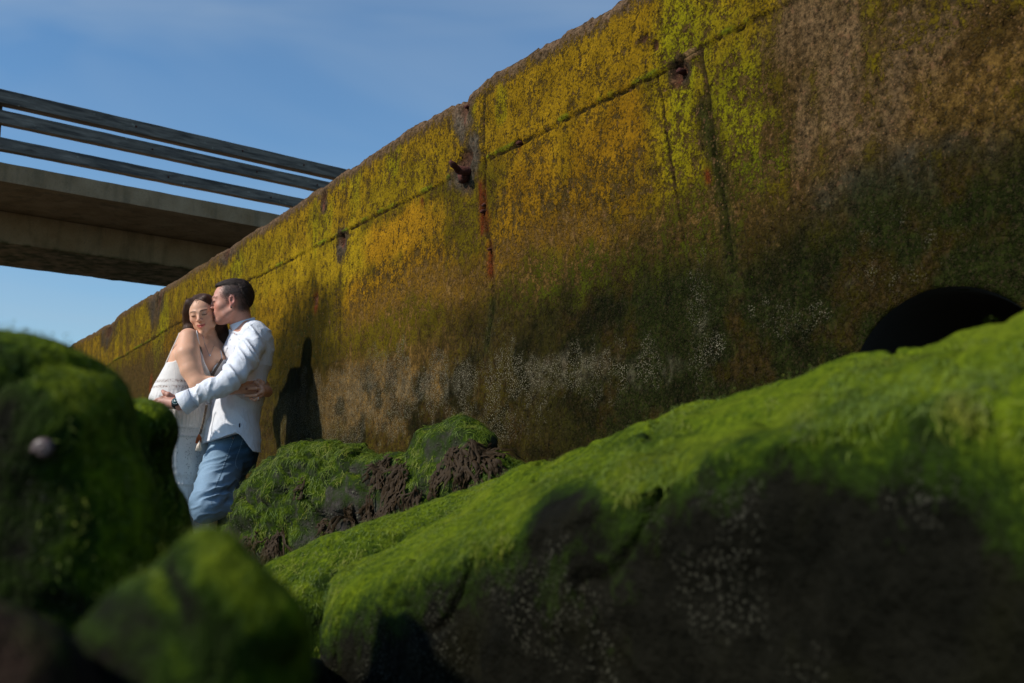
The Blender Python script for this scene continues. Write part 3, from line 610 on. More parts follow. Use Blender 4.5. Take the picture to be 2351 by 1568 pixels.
# lobed rock behind the big left one
O2 = [(230, 1500), (240, 1000), (290, 935), (318, 926), (350, 927), (378, 940), (397, 966), (397, 1000), (384, 1035), (383, 1075), (395, 1115), (417, 1155), (430, 1195), (440, 1240), (470, 1320), (480, 1500)]
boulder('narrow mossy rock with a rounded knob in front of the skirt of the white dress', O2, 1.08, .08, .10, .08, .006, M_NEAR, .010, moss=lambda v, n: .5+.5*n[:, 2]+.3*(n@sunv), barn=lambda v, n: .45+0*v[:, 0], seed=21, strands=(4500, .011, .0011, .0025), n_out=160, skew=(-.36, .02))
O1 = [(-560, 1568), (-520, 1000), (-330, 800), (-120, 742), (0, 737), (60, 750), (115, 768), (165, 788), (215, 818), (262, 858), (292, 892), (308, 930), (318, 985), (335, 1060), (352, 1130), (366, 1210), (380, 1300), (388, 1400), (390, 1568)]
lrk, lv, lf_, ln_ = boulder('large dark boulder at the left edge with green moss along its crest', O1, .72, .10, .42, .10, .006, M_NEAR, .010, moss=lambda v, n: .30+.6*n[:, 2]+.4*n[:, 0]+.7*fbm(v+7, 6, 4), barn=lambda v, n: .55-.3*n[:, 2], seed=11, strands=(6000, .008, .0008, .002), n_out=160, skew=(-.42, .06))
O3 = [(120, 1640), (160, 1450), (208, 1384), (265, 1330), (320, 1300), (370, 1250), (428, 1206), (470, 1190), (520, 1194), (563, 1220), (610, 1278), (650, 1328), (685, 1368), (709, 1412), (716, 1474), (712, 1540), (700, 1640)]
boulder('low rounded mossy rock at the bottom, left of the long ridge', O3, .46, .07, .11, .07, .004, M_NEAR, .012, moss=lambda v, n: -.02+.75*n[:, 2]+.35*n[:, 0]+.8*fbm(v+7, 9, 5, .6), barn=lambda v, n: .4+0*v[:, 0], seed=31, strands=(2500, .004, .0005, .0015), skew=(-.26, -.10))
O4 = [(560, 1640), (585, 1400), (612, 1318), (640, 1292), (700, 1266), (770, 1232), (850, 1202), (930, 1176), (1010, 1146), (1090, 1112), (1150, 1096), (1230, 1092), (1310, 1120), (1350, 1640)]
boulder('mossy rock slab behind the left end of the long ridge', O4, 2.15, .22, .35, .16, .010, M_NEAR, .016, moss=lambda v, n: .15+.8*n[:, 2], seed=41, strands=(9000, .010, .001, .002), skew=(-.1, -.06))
O5 = [(-700, 1640), (-600, 1350), (-200, 1330), (40, 1400), (160, 1480), (230, 1640)]
boulder('dark reddish brown boulder in the bottom left corner', O5, .38, .04, .08, .04, .006, m_rock('dark_boulder', (.05, .09, .01), (.02, .04, .005), (.010, .007, .005), (.03, .018, .012), 120, .4), .008, moss=lambda v, n: -.4+.5*n[:, 2], seed=51, skew=(-.5, -.15))
O6 = [(640, 1760), (660, 1620), (690, 1540), (735, 1520), (770, 1600), (790, 1760)]
boulder('dark wedge of rock in the gap between the low rounded rock and the ridge', O6, 1.25, .05, .2, .05, .007, M_NEAR, .008, moss=lambda v, n: -.8+0*v[:, 0], seed=61, skew=(-.2, -.15))

# long mossy ridge, lofted through surveyed sections
st = [((752, 1375, 1.66), (748, 1410, 1.52)), ((776, 1310, 1.76), (762, 1395, 1.42)), ((850, 1280, 1.78), (850, 1345, 1.34)), ((1000, 1205, 1.76), (1000, 1287, 1.2)), ((1100, 1145, 1.72), (1100, 1250, 1.14)), ((1200, 1083, 1.68), (1200, 1210, 1.06)),
      ((1300, 1047, 1.6), (1300, 1165, 1.0)), ((1400, 1011, 1.52), (1400, 1118, .95)), ((1500, 978, 1.43), (1500, 1078, .9)), ((1600, 944, 1.35), (1600, 1042, .86)), ((1800, 892, 1.2), (1800, 975, .78)), ((1900, 858, 1.12), (1900, 945, .74)),
      ((2000, 832, 1.05), (2000, 925, .71)), ((2100, 800, .98), (2100, 915, .68)), ((2200, 768, .92), (2200, 905, .65)), ((2351, 716, .84), (2351, 930, .6)), ((2600, 640, .76), (2600, 950, .56)), ((2900, 610, .7), (2900, 1000, .5))]
secs = []
for (uc, vc, yc), (us_, vs_, ys) in st:
    c = P(uc, vc, yc); s_ = P(us_, vs_, ys); m1 = c*.72+s_*.28+np.array([0, 0, .006]); m2 = c*.3+s_*.7+np.array([0, 0, .012]); dp = min(1, (uc-745)/60.+.15)
    secs.append([c+[0, .50*dp, -1.0], c+[0, .34*dp, -.5], c+[0, .26*dp, -.16], c+[0, .12*dp, -.03], c, m1, m2, s_, s_+[0, -.025, -.03], s_+[0, -.035, -.09], s_+[.0, -.03, -.2], s_+[.0, .0, -.5], s_+[0, .03, -1.0]])
secs = np.array(secs); NU, NV = 620, 200
A_ = np.stack([crom(secs[:, k], NU) for k in range(secs.shape[1])], 1); G = np.stack([crom(A_[i], NV) for i in range(NU)], 0)
cen = G.mean(1, keepdims=True); e_ = np.linspace(0, 1, NU)[:, None, None]; shr = np.sqrt(np.clip(e_/.035, 0, 1)*(2-np.clip(e_/.035, 0, 1)))
c0 = cen[int(NU*.035)][None]; G = np.where(e_ < .035, cen*(1-shr)+G*shr, G)
rv = G.reshape(-1, 3); rf = gridfaces(NU, NV)[:, ::-1]; rn = normals(rv, rf)
if rn[NU//2*NV+90] @ np.array([0, -.3, 1]) < 0: rf = rf[:, ::-1].copy(); rn = -rn
rv = rv+rn*(fbm(rv+70, 3.5, 3)*.016+fbm(rv+75, 18, 5, .6)*.008+(np.abs(fbm(rv*[1, 1, .8]+88, 6, 3))-.15)*.020-np.exp(-(fbm(rv+92, 4, 3)/.03)**2)*.009)[:, None]; rn = normals(rv, rf)
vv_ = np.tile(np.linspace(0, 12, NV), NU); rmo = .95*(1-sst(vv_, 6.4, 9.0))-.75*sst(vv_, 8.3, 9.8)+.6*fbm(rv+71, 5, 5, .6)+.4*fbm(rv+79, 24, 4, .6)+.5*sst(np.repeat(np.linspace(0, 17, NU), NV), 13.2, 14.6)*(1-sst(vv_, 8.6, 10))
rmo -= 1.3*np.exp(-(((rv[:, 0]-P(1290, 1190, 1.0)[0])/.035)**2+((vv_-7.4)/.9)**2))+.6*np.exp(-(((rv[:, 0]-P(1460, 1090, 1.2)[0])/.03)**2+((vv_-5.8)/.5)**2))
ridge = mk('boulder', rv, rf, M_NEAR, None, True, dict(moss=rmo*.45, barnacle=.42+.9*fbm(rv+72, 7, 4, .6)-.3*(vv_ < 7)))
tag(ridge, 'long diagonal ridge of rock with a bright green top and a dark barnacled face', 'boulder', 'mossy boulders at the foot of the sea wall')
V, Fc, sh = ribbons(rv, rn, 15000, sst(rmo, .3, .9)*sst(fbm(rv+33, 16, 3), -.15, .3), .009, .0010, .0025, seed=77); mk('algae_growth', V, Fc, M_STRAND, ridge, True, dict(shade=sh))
# sea snail on the left boulder
lt = bvh(lv, lf_); sp = hit(lt, P(105, 1032, .7), 0)
sn = []; 
def snail(c, R):
    V = []; n = 18; turns = 60
    path = []; rad = []
    for i in range(turns):
        a = i/turns*2*math.pi*2.6; g = .18+.82*(i/turns)**1.4; rr = R*.62*g; path.append(c+np.array([rr*math.cos(a)*.75, -R*.5+R*.55*(i/turns), rr*math.sin(a)*.75])); rad.append(R*.52*g)
    return tube(path, rad, n)
sv_, sf_ = snail(sp+np.array([0, -.002, 0]), .0088)
ms = Mat('snail_shell', .45, spec=.5); ms.col(ms.mix(ms.noise(260, 2, .5, ms.map((1, 1, 3))), (.02, .010, .009), (.13, .085, .075)))
tag(mk('sea_snail', sv_, sf_, ms.m), 'small pinkish sea snail shell clinging to the large boulder at left', 'shell')

# ------------------------------------------------------------------ people
X3 = np.array([1., 0, 0]); Z3 = np.array([0, 0, 1.])
def frame(f, up):
    f = unit(f); x = unit(np.cross(f, up)); return np.array([x, f, np.cross(x, f)])      # rows: side, forward, up
def head(vol, c, R, s, male):
    g = lambda x, y, z: c+s*(x*R[0]+y*R[1]+z*R[2]); E = lambda p, r, k=.02: vol.ell(g(*p), [a*s for a in r], R, k*s)
    E((0, -.018, .036 if male else .030), (.074, .096, .082 if male else .074)); E((0, .030, .0), (.064, .062, .085), .03)
    E((0, .032, -.055), (.054 if male else .043, .050, .052), .03); E((0, .066, -.092), (.024, .027, .021) if male else (.018, .022, .020), .03)
    for q in (-1, 1):
        E((q*.043, .052, -.020), (.021, .024, .020), .02)
        vol.cap(g(q*.014, .090 if male else .087, .026), g(q*.046, .072 if male else .069, .028), .008*s, .006*s, .012*s)
        vol.sub(g(q*.031, .1035, .010), [.019*s, .013*s, .012*s], R, .010*s)
        E((q*.031, .0735, .009), (.0165, .0185, .0125), .006)
        vol.cap(g(q*.050, .03, -.07), g(q*.062, -.012, -.045), .012*s, .012*s, .03*s)
        # ear: rim, lobe, hollow
        ec = (q*.077, -.012, -.002); E(ec, (.009, .018, .030), .006); E((q*.076, -.004, -.027), (.008, .010, .012), .006)
        vol.sub(g(q*.087, -.010, .004), [.008*s, .010*s, .018*s], R, .004*s)
    vol.cap(g(0, .088, .018), g(0, .112, -.018), .0085*s, .0105*s, .012*s)
    for q in (-1, 1): E((q*.0125, .100, -.024), (.0085, .011, .0075), .006)
    vol.sub(g(0, .106, -.034), [.012*s, .010*s, .005*s], R, .004*s)
    E((0, .078 if not male else .074, -.052), (.028, .018, .018), .016)
    for q in (-1, 1):
        vol.cap(g(0, .096, -.051), g(q*.027, .080, -.0470), .0045*s, .0022*s, .006*s); vol.cap(g(0, .094, -.061), g(q*.022, .082, -.0535), .0058*s, .003*s, .006*s)
    vol.sub(g(0, .104, -.0555), [.024*s, .010*s, .0022*s], R, .003*s)
    return g
def face_paint(v, c, R, s, skin, lip, brow, male):
    l = (v-c)@R.T/s; x, y, z = np.abs(l[:, 0]), l[:, 1], l[:, 2]; col = np.tile(np.array(skin), (len(v), 1)).astype(float)
    def mixc(m, cc): col[:] = col*(1-m[:, None])+np.array(cc)*m[:, None]
    fr = sst(y, .05, .07)
    mixc(np.exp(-(((x-.042)/.022)**2+((z+.025)/.022)**2))*fr*(.45 if male else .3), (.56, .17, .12) if male else (.60, .24, .17))
    mixc(np.exp(-((x/.014)**2+((z+.02)/.014)**2))*fr*.25, (.55, .2, .15))
    bz = .030-((x-.030)/.030)**2*.006; mixc(np.exp(-((z-bz)/.0038)**4)*sst(x, .009, .014)*(1-sst(x, .046, .052))*fr*(.75 if male else .85), brow)
    lidz = .003+((x-.031)/.016)**2*.003; mixc(np.exp(-((z-lidz)/.0030)**4)*(1-sst(np.abs(x-.031), .013, .016))*fr*.95, (.03, .018, .014))
    mixc(np.exp(-((z-lidz-.007)/.006)**2)*(1-sst(np.abs(x-.031), .013, .018))*fr*.3, (.30, .15, .11))
    lm = (1-sst(x, .022, .027))*np.exp(-((z+.0560-9*x*x)/(.0085*np.sqrt(np.clip(1-(x/.026)**2, .05, 1))+.0008))**4)*sst(y, .078, .084); mixc(lm*.85, lip)
    mixc(np.exp(-((z+.0557-10*x*x)/.0018)**2)*(1-sst(x, .024, .028))*sst(y, .075, .08)*.85, (.10, .02, .02))
    if male:
        mixc(sst(-z, .03, .055)*sst(y, -.01, .03)*.22, (.22, .13, .11))
        side = sst(z, .0, .025)*(1-sst(y+fbm(l, 60, 2)*.004, .018, .060)); back = (1-sst(y, -.045, -.02))*sst(z, -.075, -.04)
        burn = sst(-np.abs(y-.014), -.012, -.004)*sst(z, -.03, .0)
        mixc(np.clip(np.maximum(np.maximum(side*(.6+.38*sst(z, .01, .045)), back*.85), burn*.4), 0, 1)*sst(l[:, 2]*0+1, 0, 1), (.075, .048, .040))
        mixc(sst(x, .070, .078)*np.exp(-(((y+.008)/.024)**2+((z+.002)/.036)**2)**3)*1.0, (.52, .20, .15))
    return col
def hand(vol, wr, palm, kn, tips, th, r=.0085, k=.005):
    """palm from wrist to the four knuckles; each finger a 3-joint chain through its points; thumb separately"""
    for q in kn: vol.cap(wr+(palm-wr)*.35, q, .017, .011, .012)
    vol.cap(wr, palm, .024, .020, .02); vol.cap(palm, (kn[0]+kn[3])/2, .018, .014, .015)
    for q, ch in zip(kn, tips): vol.chain([q]+list(ch), [r*1.08, r, r*.92, r*.8][:len(ch)+1], k)
    vol.chain(th, [r*1.7, r*1.25, r*1.05, r*.85][:len(th)], .008)

# ---- the woman
wc = q1(656, 474, 5.20); WR = frame((.04, -.97, -.30), (-.165, -.1, .98)); WS = .90
wl = unit([.55, .83, 0])
vol = Vol(fine([(-1.98, .008), (-1.60, .0026), (-1.20, .01), -1.15]), fine([(4.88, .0035), (5.32, .010), 5.62]), fine([(.0, .012), (1.14, .0028), (1.80, .01), 1.82]))
g = head(vol, wc, WR, WS, False)
vol.cap(g(0, -.02, -.06), q1(735, 800, 5.25), .042, .042, .02); vol.cap(q1(735, 800, 5.25), q1(720, 900, 5.27), .042, .06, .02)
shR, shL = q1(503, 728, 5.07), q1(890, 870, 5.40)
vol.cap(q1(715, 800, 5.27), shR, .036, .044, .02); vol.cap(q1(760, 850, 5.3), shL, .036, .045, .02)
vol.cap(q1(466, 800, 5.16), q1(410, 985, 5.2), .050, .056, .012)
T = [(q1(650, 860, 5.21), .09, .058), (q1(610, 960, 5.22), .085, .080), (q1(520, 1200, 5.22), .065, .082), (q1(470, 1430, 5.22), .07, .098), (q2(470, 250, 5.22), .08, .105)]
vol.tor(T, wl, 14, .03); vol.cap(q1(690, 960, 5.15), q1(700, 1000, 5.13), .058, .055, .04); vol.cap(q1(810, 980, 5.24), q1(820, 1000, 5.22), .055, .052, .04)
vol.cap(q1(730, 900, 5.2), q1(740, 1000, 5.18), .05, .055, .03)
for a in (-.06, .07): vol.chain([q2(430+a*300, 300, 5.22)+wl*a, P(425, 1250, 5.22)+wl*a, np.array([-1.66, 5.2, .07])+wl*a], [.09, .055, .04], .02); vol.cap(np.array([-1.66, 5.2, .04])+wl*a, np.array([-1.54, 5.12, .03])+wl*a, .035, .028, .02)
elb = q1(597, 1195, 4.985); wr = qb(330, 760, 5.045)
vol.chain([shR, q1(490, 900, 5.02), q1(530, 1060, 5.0), elb], [.050, .060, .053, .044], .012)
vol.chain([elb, q1(760, 1225, 5.01), q1(950, 1245, 5.05), wr], [.044, .043, .036, .026], .01)
# her near hand lies flat, the other hand closes over it from the far side
pr = qb(620, 820, 5.05); kn = [qb(880, y, 5.065) for y in (680, 790, 890, 970)]
hand(vol, wr, pr, kn, [[k_+(qb(1060, 800, 5.10)-k_)*.8, qb(1150, 850, 5.14)] for k_ in kn], [qb(450, 690, 5.05), qb(640, 600, 5.07), qb(800, 560, 5.09)], .0078)
w2 = qb(1330, 900, 5.16); p2 = qb(1245, 860, 5.085)
vol.chain([shL, q1(1120, 1090, 5.60), q1(1280, 1230, 5.40), w2], [.045, .042, .034, .026], .02)
k2 = [qb(1130, 720, 5.045), qb(1160, 800, 5.035), qb(1190, 905, 5.035), qb(1170, 1010, 5.045)]
hand(vol, w2, p2, k2, [[qb(1020, 590, 5.035), qb(930, 545, 5.035), qb(880, 540, 5.045)], [qb(960, 785, 5.012), qb(780, 795, 5.02), qb(610, 810, 5.026)], [qb(960, 1030, 5.012), qb(780, 1060, 5.02), qb(520, 1040, 5.035)], [qb(1030, 1140, 5.025), qb(900, 1210, 5.03), qb(740, 1150, 5.04)]], [qb(1180, 600, 5.07), qb(1080, 520, 5.06), qb(1010, 490, 5.06)], .0080, .004)
v, f = vol.mesh(); col = face_paint(v, wc, WR, WS, (.66, .36, .225), (.60, .09, .08), (.07, .038, .024), False)
for tp_, cc in ((qb(590, 810, 5.02), (.09, .01, .015)), (qb(900, 530, 5.04), (.09, .01, .015)), (qb(515, 1040, 5.03), (.6, .5, .5))):
    m = np.exp(-(np.linalg.norm(v-tp_, axis=1)/.008)**4); col = col*(1-m[:, None])+np.array(cc)*m[:, None]
handm = sst(v[:, 0], -1.42, -1.33)[:, None]*.25; col = col*(1-handm)+np.array([.5, .2, .12])*handm
M_SKIN = m_skin('skin_fair'); woman = mk('person', v, f, M_SKIN, None, True, None, dict(Col=col))
tag(woman, 'smiling woman in a long white dress, eyes lowered, hugging the man', 'person', 'couple embracing by the sea wall'); wbt = bvh(v, f)
# dress
vol = Vol(fine([(-2.05, .005), -1.25]), fine([(4.9, .006), 5.6]), fine([(.04, .012), (.9, .005), 1.72]))
vol.tor(T, wl, 14, .05, .009); vol.cap(q1(690, 960, 5.15), q1(700, 1000, 5.13), .067, .064, .04); vol.cap(q1(810, 980, 5.24), q1(820, 1000, 5.22), .064, .061, .04); vol.cap(q1(730, 900, 5.2), q1(740, 1010, 5.18), .058, .064, .03)
vol.cap(q1(415, 985, 5.2), q1(405, 1090, 5.2), .063, .072, .02)
vol.tor([(q1(505, 1240, 5.22), .065, .096), (q1(465, 1400, 5.22), .070, .118), (q2(460, 180, 5.22), .07, .116), (q2(440, 420, 5.22), .065, .112), (q2(425, 900, 5.21), .065, .116), (q2(450, 1400, 5.2), .065, .112), (np.array([-1.72, 5.2, .08]), .06, .15)], wl, 26, .05)
X, Y, Zg = vol.grid()
nl = [(150, 1000), (245, 992), (380, 985), (540, 930), (585, 800), (612, 775), (640, 830), (690, 950), (748, 1105), (800, 1020), (850, 945), (900, 940), (980, 960)]
NLx = [q1(a, b, 5.13)[0] for a, b in nl]; NLz = [q1(a, b, 5.13)[2] for a, b in nl]
ztop = np.interp(vol.ax[0], NLx, NLz).reshape(-1, 1, 1)
zb = NLz[2]; ztop = np.where(Y < 5.24, ztop, np.minimum(ztop, zb))
vol.d = np.maximum(vol.d, (Zg-ztop).astype(np.float32))
vol.d = np.maximum(vol.d, (.09-Zg).astype(np.float32))
v, f = vol.mesh(); n = normals(v, f); zwa, zwb = q1(0, 1190, 5.2)[2], q1(0, 1285, 5.2)[2]
ang = np.arctan2(v[:, 1]-5.21, v[:, 0]-(-1.70)); z = v[:, 2]
zb1, zb2, zb3, zb4 = [q2(0, y, 5.2)[2] for y in (370, 460, 865, 960)]
ple = np.sin(ang*52+fbm(v*[0, 0, 1], 3, 2)*3+fbm(v, 4, 2)*5)*.45+fbm(v*[1, 1, .15], 30, 2)
amp_ = np.where(z < zb4, 0.0045*sst(zb4-z, 0, .12), np.where(z > zwb, 0, .003*sst(zwb-z, 0, .05)*sst(z, zb1-.02, zb1+.02)+.001))
bandb = lambda c_, w_: np.exp(-((z-c_)/w_)**4)
disp = ple*amp_+fbm(v*[1, 1, .5], 9, 3)*.006+bandb(zb1, .006)*.005+bandb(zb2, .006)*(.007+.004*np.sin(ang*60))+bandb(zb3, .006)*.005+bandb(zb4, .006)*(.008+.004*np.sin(ang*60))+bandb(zwb+.005, .006)*.003
disp = np.where(z > zwb, fbm(v*[1, 1, .35]+4, 22, 3)*.0035, disp); v = v+n*disp[:, None]
lace = np.where((z < zb2) & (z > zb3), .95*sst(np.sin(ang*12), -.5, .2)+.15, 0)+np.where(z < zb4-.1, .9*sst(np.sin(ang*9+1), -.3, .3), 0)+np.exp(-((z-zb1+.02)/.012)**4)*.5+np.exp(-((z-zb3+.02)/.012)**4)*.5
dots = np.where(z > zb1, .6*sst(np.sin(ang*20), .3, .6), 0)+np.where(z > zwa+.02, .35, 0)
trim = np.exp(-((z-(zwa-.005))/.008)**4)+np.exp(-((z-(zwb+.012))/.007)**4)
M_DRESS = m_dress(); dress = mk('dress', v, f, M_DRESS, woman, True, dict(lace=np.clip(lace, 0, 1), dots=dots, trim=trim)); dress['label'] = 'white sleeveless maxi dress with lace panels'
dbt = bvh(v, f)
def on(bt_, pts, lift): return [hit(bt_, p, lift) for p in pts]
def ribbon(path, wd, bt_, lift=.003, n=24):
    path = crom(path, n); V = []
    for i, p in enumerate(path):
        t = unit(path[min(i+1, n-1)]-path[max(i-1, 0)]); vd = unit(p-np.array([0, 0, HC])); s_ = unit(np.cross(t, vd))
        for k in (-1, -.5, 0, .5, 1): V.append(hit(bt_, p+s_*wd*k*.5, lift+.002*(1-k*k)))
    return V, [[i*5+k, i*5+k+1, (i+1)*5+k+1, (i+1)*5+k] for i in range(n-1) for k in range(4)]
mt = Mat('neckline_braid', .8); wv_ = mt.vor(260, rnd=.3); mt.col(mt.mix(mt.mr(wv_, .25, .45), (.50, .42, .30), (.05, .03, .025))); mt.bump(wv_, .5, .003)
mk('neckline_trim', *ribbon([q1(618, 800, 5.1), q1(650, 870, 5.1), q1(700, 985, 5.1), q1(752, 1125, 5.1)], .013, dbt), mt.m, dress)
mk('neckline_trim', *ribbon([q1(856, 945, 5.1), q1(815, 1010, 5.1), q1(775, 1075, 5.1), q1(752, 1125, 5.1)], .013, dbt), mt.m, dress)
M_WHITE = m_plain('white_cord', (.8, .77, .73), .8)
def skinpath(pts, lift=.003, n=14):
    out = []
    for p in crom(pts, n): out.append(hit(wbt, p, lift))
    return out
mk('shoulder_strap', *tube(crom([q1(408, 672, 5.09), q1(368, 760, 5.09), q1(318, 870, 5.11), q1(262, 992, 5.13)], 10), .0028, 6), M_WHITE, dress)
mk('shoulder_strap', *tube(skinpath([q1(585, 650, 5.1), q1(600, 730, 5.1), q1(616, 790, 5.1)]), .0026, 6), M_WHITE, dress)
mk('shoulder_strap', *tube(skinpath([q1(835, 860, 5.1), q1(848, 900, 5.1), q1(853, 940, 5.1)]), .0026, 6), M_WHITE, dress)
mk('necklace', *tube(skinpath([q1(650, 700, 5.1), q1(672, 790, 5.1), q1(700, 860, 5.1), q1(724, 905, 5.1), q1(748, 860, 5.1), q1(770, 800, 5.1)], .002, 26), .0011, 5), m_plain('silver', (.7, .68, .66), .25, 1.), woman)
pn = hit(wbt, q1(725, 910, 5.1), .003); mk('pendant', *tube([pn+[0, 0, .005], pn, pn-[0, 0, .005]], [.002, .005, .002], 8), m_plain('pendant_stone', (.75, .75, .78), .2), woman)
ct = [q2(692, 130, 5.08), q2(680, 200, 5.08), q2(655, 320, 5.07), q2(622, 440, 5.06)]; ct = crom(ct, 14)
cord = mk('dress_cord', *join([tube(ct+[.0025, 0, 0], .0032, 6), tube(ct-[.003, .002, 0], .003, 6)]), mt.m, dress)
t0 = q2(612, 440, 5.055); tas = []
for k in range(46):
    a = random.random()*6.28; r0 = .004+.009*random.random(); tas.append(tube([t0+[random.uniform(-.003, .003), 0, .0], t0+[r0*math.cos(a)*.9, r0*math.sin(a)*.6, -.018], t0+[r0*math.cos(a)*1.2-.003, r0*math.sin(a), -.038-.008*random.random()]], [.002, .003, .0012], 5))
mk('tassel', *join(tas), m_plain('orange_tassel', (.42, .10, .02), .8), dress)
t1 = q2(612, 520, 5.045); tas = []
for k in range(50):
    a = random.random()*6.28; r0 = .004+.012*random.random(); tas.append(tube([t1+[.002, 0, .008], t1+[r0*math.cos(a)*.6, r0*math.sin(a)*.5, -.012], t1+[r0*math.cos(a)*1.3-.002, r0*math.sin(a), -.035-.01*random.random()]], [.0015, .0022, .001], 5))
mk('tassel', *join(tas), m_plain('cream_tassel', (.72, .62, .50), .8), dress)
rg_ = qb(1040, 1160, 5.012); mk('finger_ring', *tube([rg_+[.009*math.cos(a)*.3, .009*math.sin(a), .009*math.cos(a)] for a in np.linspace(0, 6.28, 16)], .0014, 5), m_plain('ring_silver', (.8, .8, .8), .2, 1.), woman)
ea = g(.076, -.002, -.036); mk('earring', *tube([ea+[0, -.003, .003], ea+[0, -.004, 0], ea+[0, -.003, -.003]], [.0015, .0035, .0015], 8), m_plain('pearl', (.8, .8, .8), .2), woman)

def strands(bt_, roots, dirs, L, seg, wd, rg, lift=.001, grav=.25, curl=.08):
    V = []; Fc = []
    for p, d in zip(roots, dirs):
        p = np.array(p, float); d = unit(d); ln = L*(.6+.7*rg.random()); path = []
        for j in range(seg+1):
            q = bt_.find_nearest(Vector(p)); c = np.array(q[0]); nn = np.array(q[1]); c = c+nn*(lift+.0015*rg.random()); path.append((c, nn))
            d = unit(d+np.array([0, 0, -grav])+rg.normal(0, curl, 3)); d = unit(d-nn*(d@nn)); p = c+d*ln/seg
        o = len(V)
        for j, (c, nn) in enumerate(path):
            t = unit(path[min(j+1, seg)][0]-path[max(j-1, 0)][0]+1e-6); s_ = unit(np.cross(nn, t)+1e-6); hw = wd*(1-.6*j/seg)
            V += [c-s_*hw, c+nn*hw*.8, c+s_*hw]
            if j: b_ = o+3*j; Fc += [[b_-3, b_-2, b_+1, b_], [b_-2, b_-1, b_+2, b_+1]]
    return V, Fc
# her hair: swept from a side parting, falling behind both shoulders
vol = Vol(fine([(-1.75, .0032), -1.36]), fine([(5.02, .004), 5.42]), fine([(1.36, .0032), 1.82]))
h = lambda x, y, z: wc+WS*(x*WR[0]+y*WR[1]+z*WR[2])
vol.ell(h(0, -.024, .030), [.082*WS, .104*WS, .084*WS], WR, .01)
vol.chain([h(.055, .03, .075), h(.079, .02, .03), h(.088, .0, -.03), h(.092, -.02, -.08), q1(520, 640, 5.2)], [.022, .024, .028, .032, .034], .02)
vol.chain([h(-.04, .035, .092), h(-.066, .01, .055), h(-.066, -.03, .0), h(-.06, -.04, -.09)], [.018, .018, .018, .03], .02)
vol.chain([h(0, -.07, 0), h(-.02, -.08, -.08), q1(850, 700, 5.31), q1(880, 790, 5.31), q1(878, 868, 5.31)], [.07, .065, .042, .034, .018], .03)
vol.chain([h(.03, -.07, 0), h(.06, -.07, -.08), q1(560, 740, 5.30)], [.06, .05, .03], .03)
vol.sub(h(0.002, .125, -.038), [.059*WS, .088*WS, .082*WS], WR, .012); vol.sub(h(-.004, .13, -.09), [.055*WS, .10*WS, .08*WS], WR, .01)
v, f = vol.mesh(); n = normals(v, f); v = v+n*(fbm(v*[1, 1, .25], 60, 3)*.003)[:, None]
M_HW = m_hair('brown_hair', (.028, .013, .007), (.11, .052, .028), .5); hw = mk('hair', v, f, M_HW, woman); hw['label'] = 'long straight dark brown hair'
hb = bvh(v, f); rg = np.random.default_rng(5); id_ = rg.choice(len(v), 2300); pl_ = h(-.02, .05, .12)
loc = (v[id_]-wc)@WR.T; dirs = [(-WR[2]*.6-WR[1]*.5+WR[0]*np.sign(l[0]+.02)*.8) if l[2] > .02 else np.array([0, 0, -1.]) for l in loc]
mk('hair_strands', *strands(hb, v[id_], dirs, .09, 8, .0008, rg, .0006), M_HW, hw)
id_ = rg.choice(np.nonzero(((v-wc)@WR.T)[:, 1] < .02)[0], 500); mk('loose_hair', *strands(hb, v[id_], [np.array([rg.normal(0, .4), -.1, -1.]) for _ in id_], .12, 8, .0006, rg, .004, .1, .12), M_HW, hw)

# ---- the man
mc = q1(955, 352, 5.175); MR = frame((-.985, -.16, -.10), (-.02, -.04, 1)); MS = .985
ml = unit([.5, -.86, 0])
vol = Vol(fine([(-1.98, .0028), (-1.62, .006), (-1.56, .0026), (-1.30, .010), -1.0]), fine([(4.84, .0030), (5.32, .012), 5.72]), fine([(.0, .012), (1.14, .0032), (1.34, .010), (1.56, .0026), 1.88]))
g = head(vol, mc, MR, MS, True)
nb_ = q1(1075, 640, 5.215); vol.cap(g(0, -.034, -.05), nb_, .053, .056, .02); vol.cap(nb_, q1(1100, 740, 5.27), .056, .062, .02)
TM = [(q1(1120, 720, 5.275), .13, .060), (q1(1112, 880, 5.28), .085, .088), (q1(1035, 1250, 5.28), .075, .085), (q2(950, 250, 5.28), .08, .095), (q2(925, 560, 5.28), .08, .10)]
vol.tor(TM, ml, 14, .05, .0)
shN = q1(1195, 755, 5.135); el = q1(935, 1165, 4.945); wm = qa(590, 345, 4.94)
vol.chain([shN, el], [.05, .042], .02); vol.chain([el, q1(700, 1290, 4.94), wm], [.042, .038, .028], .02)
qh = lambda x, y, Y: qa(x, y, Y+.035)
pm = qh(400, 315, 4.935)
km = [qh(300, 245, 4.925), qh(265, 305, 4.92), qh(270, 365, 4.925), qh(300, 420, 4.935)]
hand(vol, wm, pm, km, [[qh(210, 280, 4.925), qh(150, 315, 4.94), qh(100, 352, 4.955)], [qh(185, 345, 4.922), qh(130, 375, 4.94), qh(85, 400, 4.955)], [qh(200, 400, 4.93), qh(150, 425, 4.945), qh(110, 450, 4.96)], [qh(240, 455, 4.94), qh(200, 480, 4.95), qh(165, 500, 4.96)]], [qh(480, 240, 4.935), qh(400, 180, 4.92), qh(335, 155, 4.925), qh(305, 122, 4.935)], .0098, .005)
vol.chain([q1(1000, 735, 5.42), q1(720, 960, 5.55), q1(480, 1120, 5.42)], [.045, .04, .03], .02)
hk = q2(930, 600, 5.2); kn_ = q2(690, 1180, 4.95); an = np.array([-1.17, 5.22, P(600, 1138, 5.2)[2]])
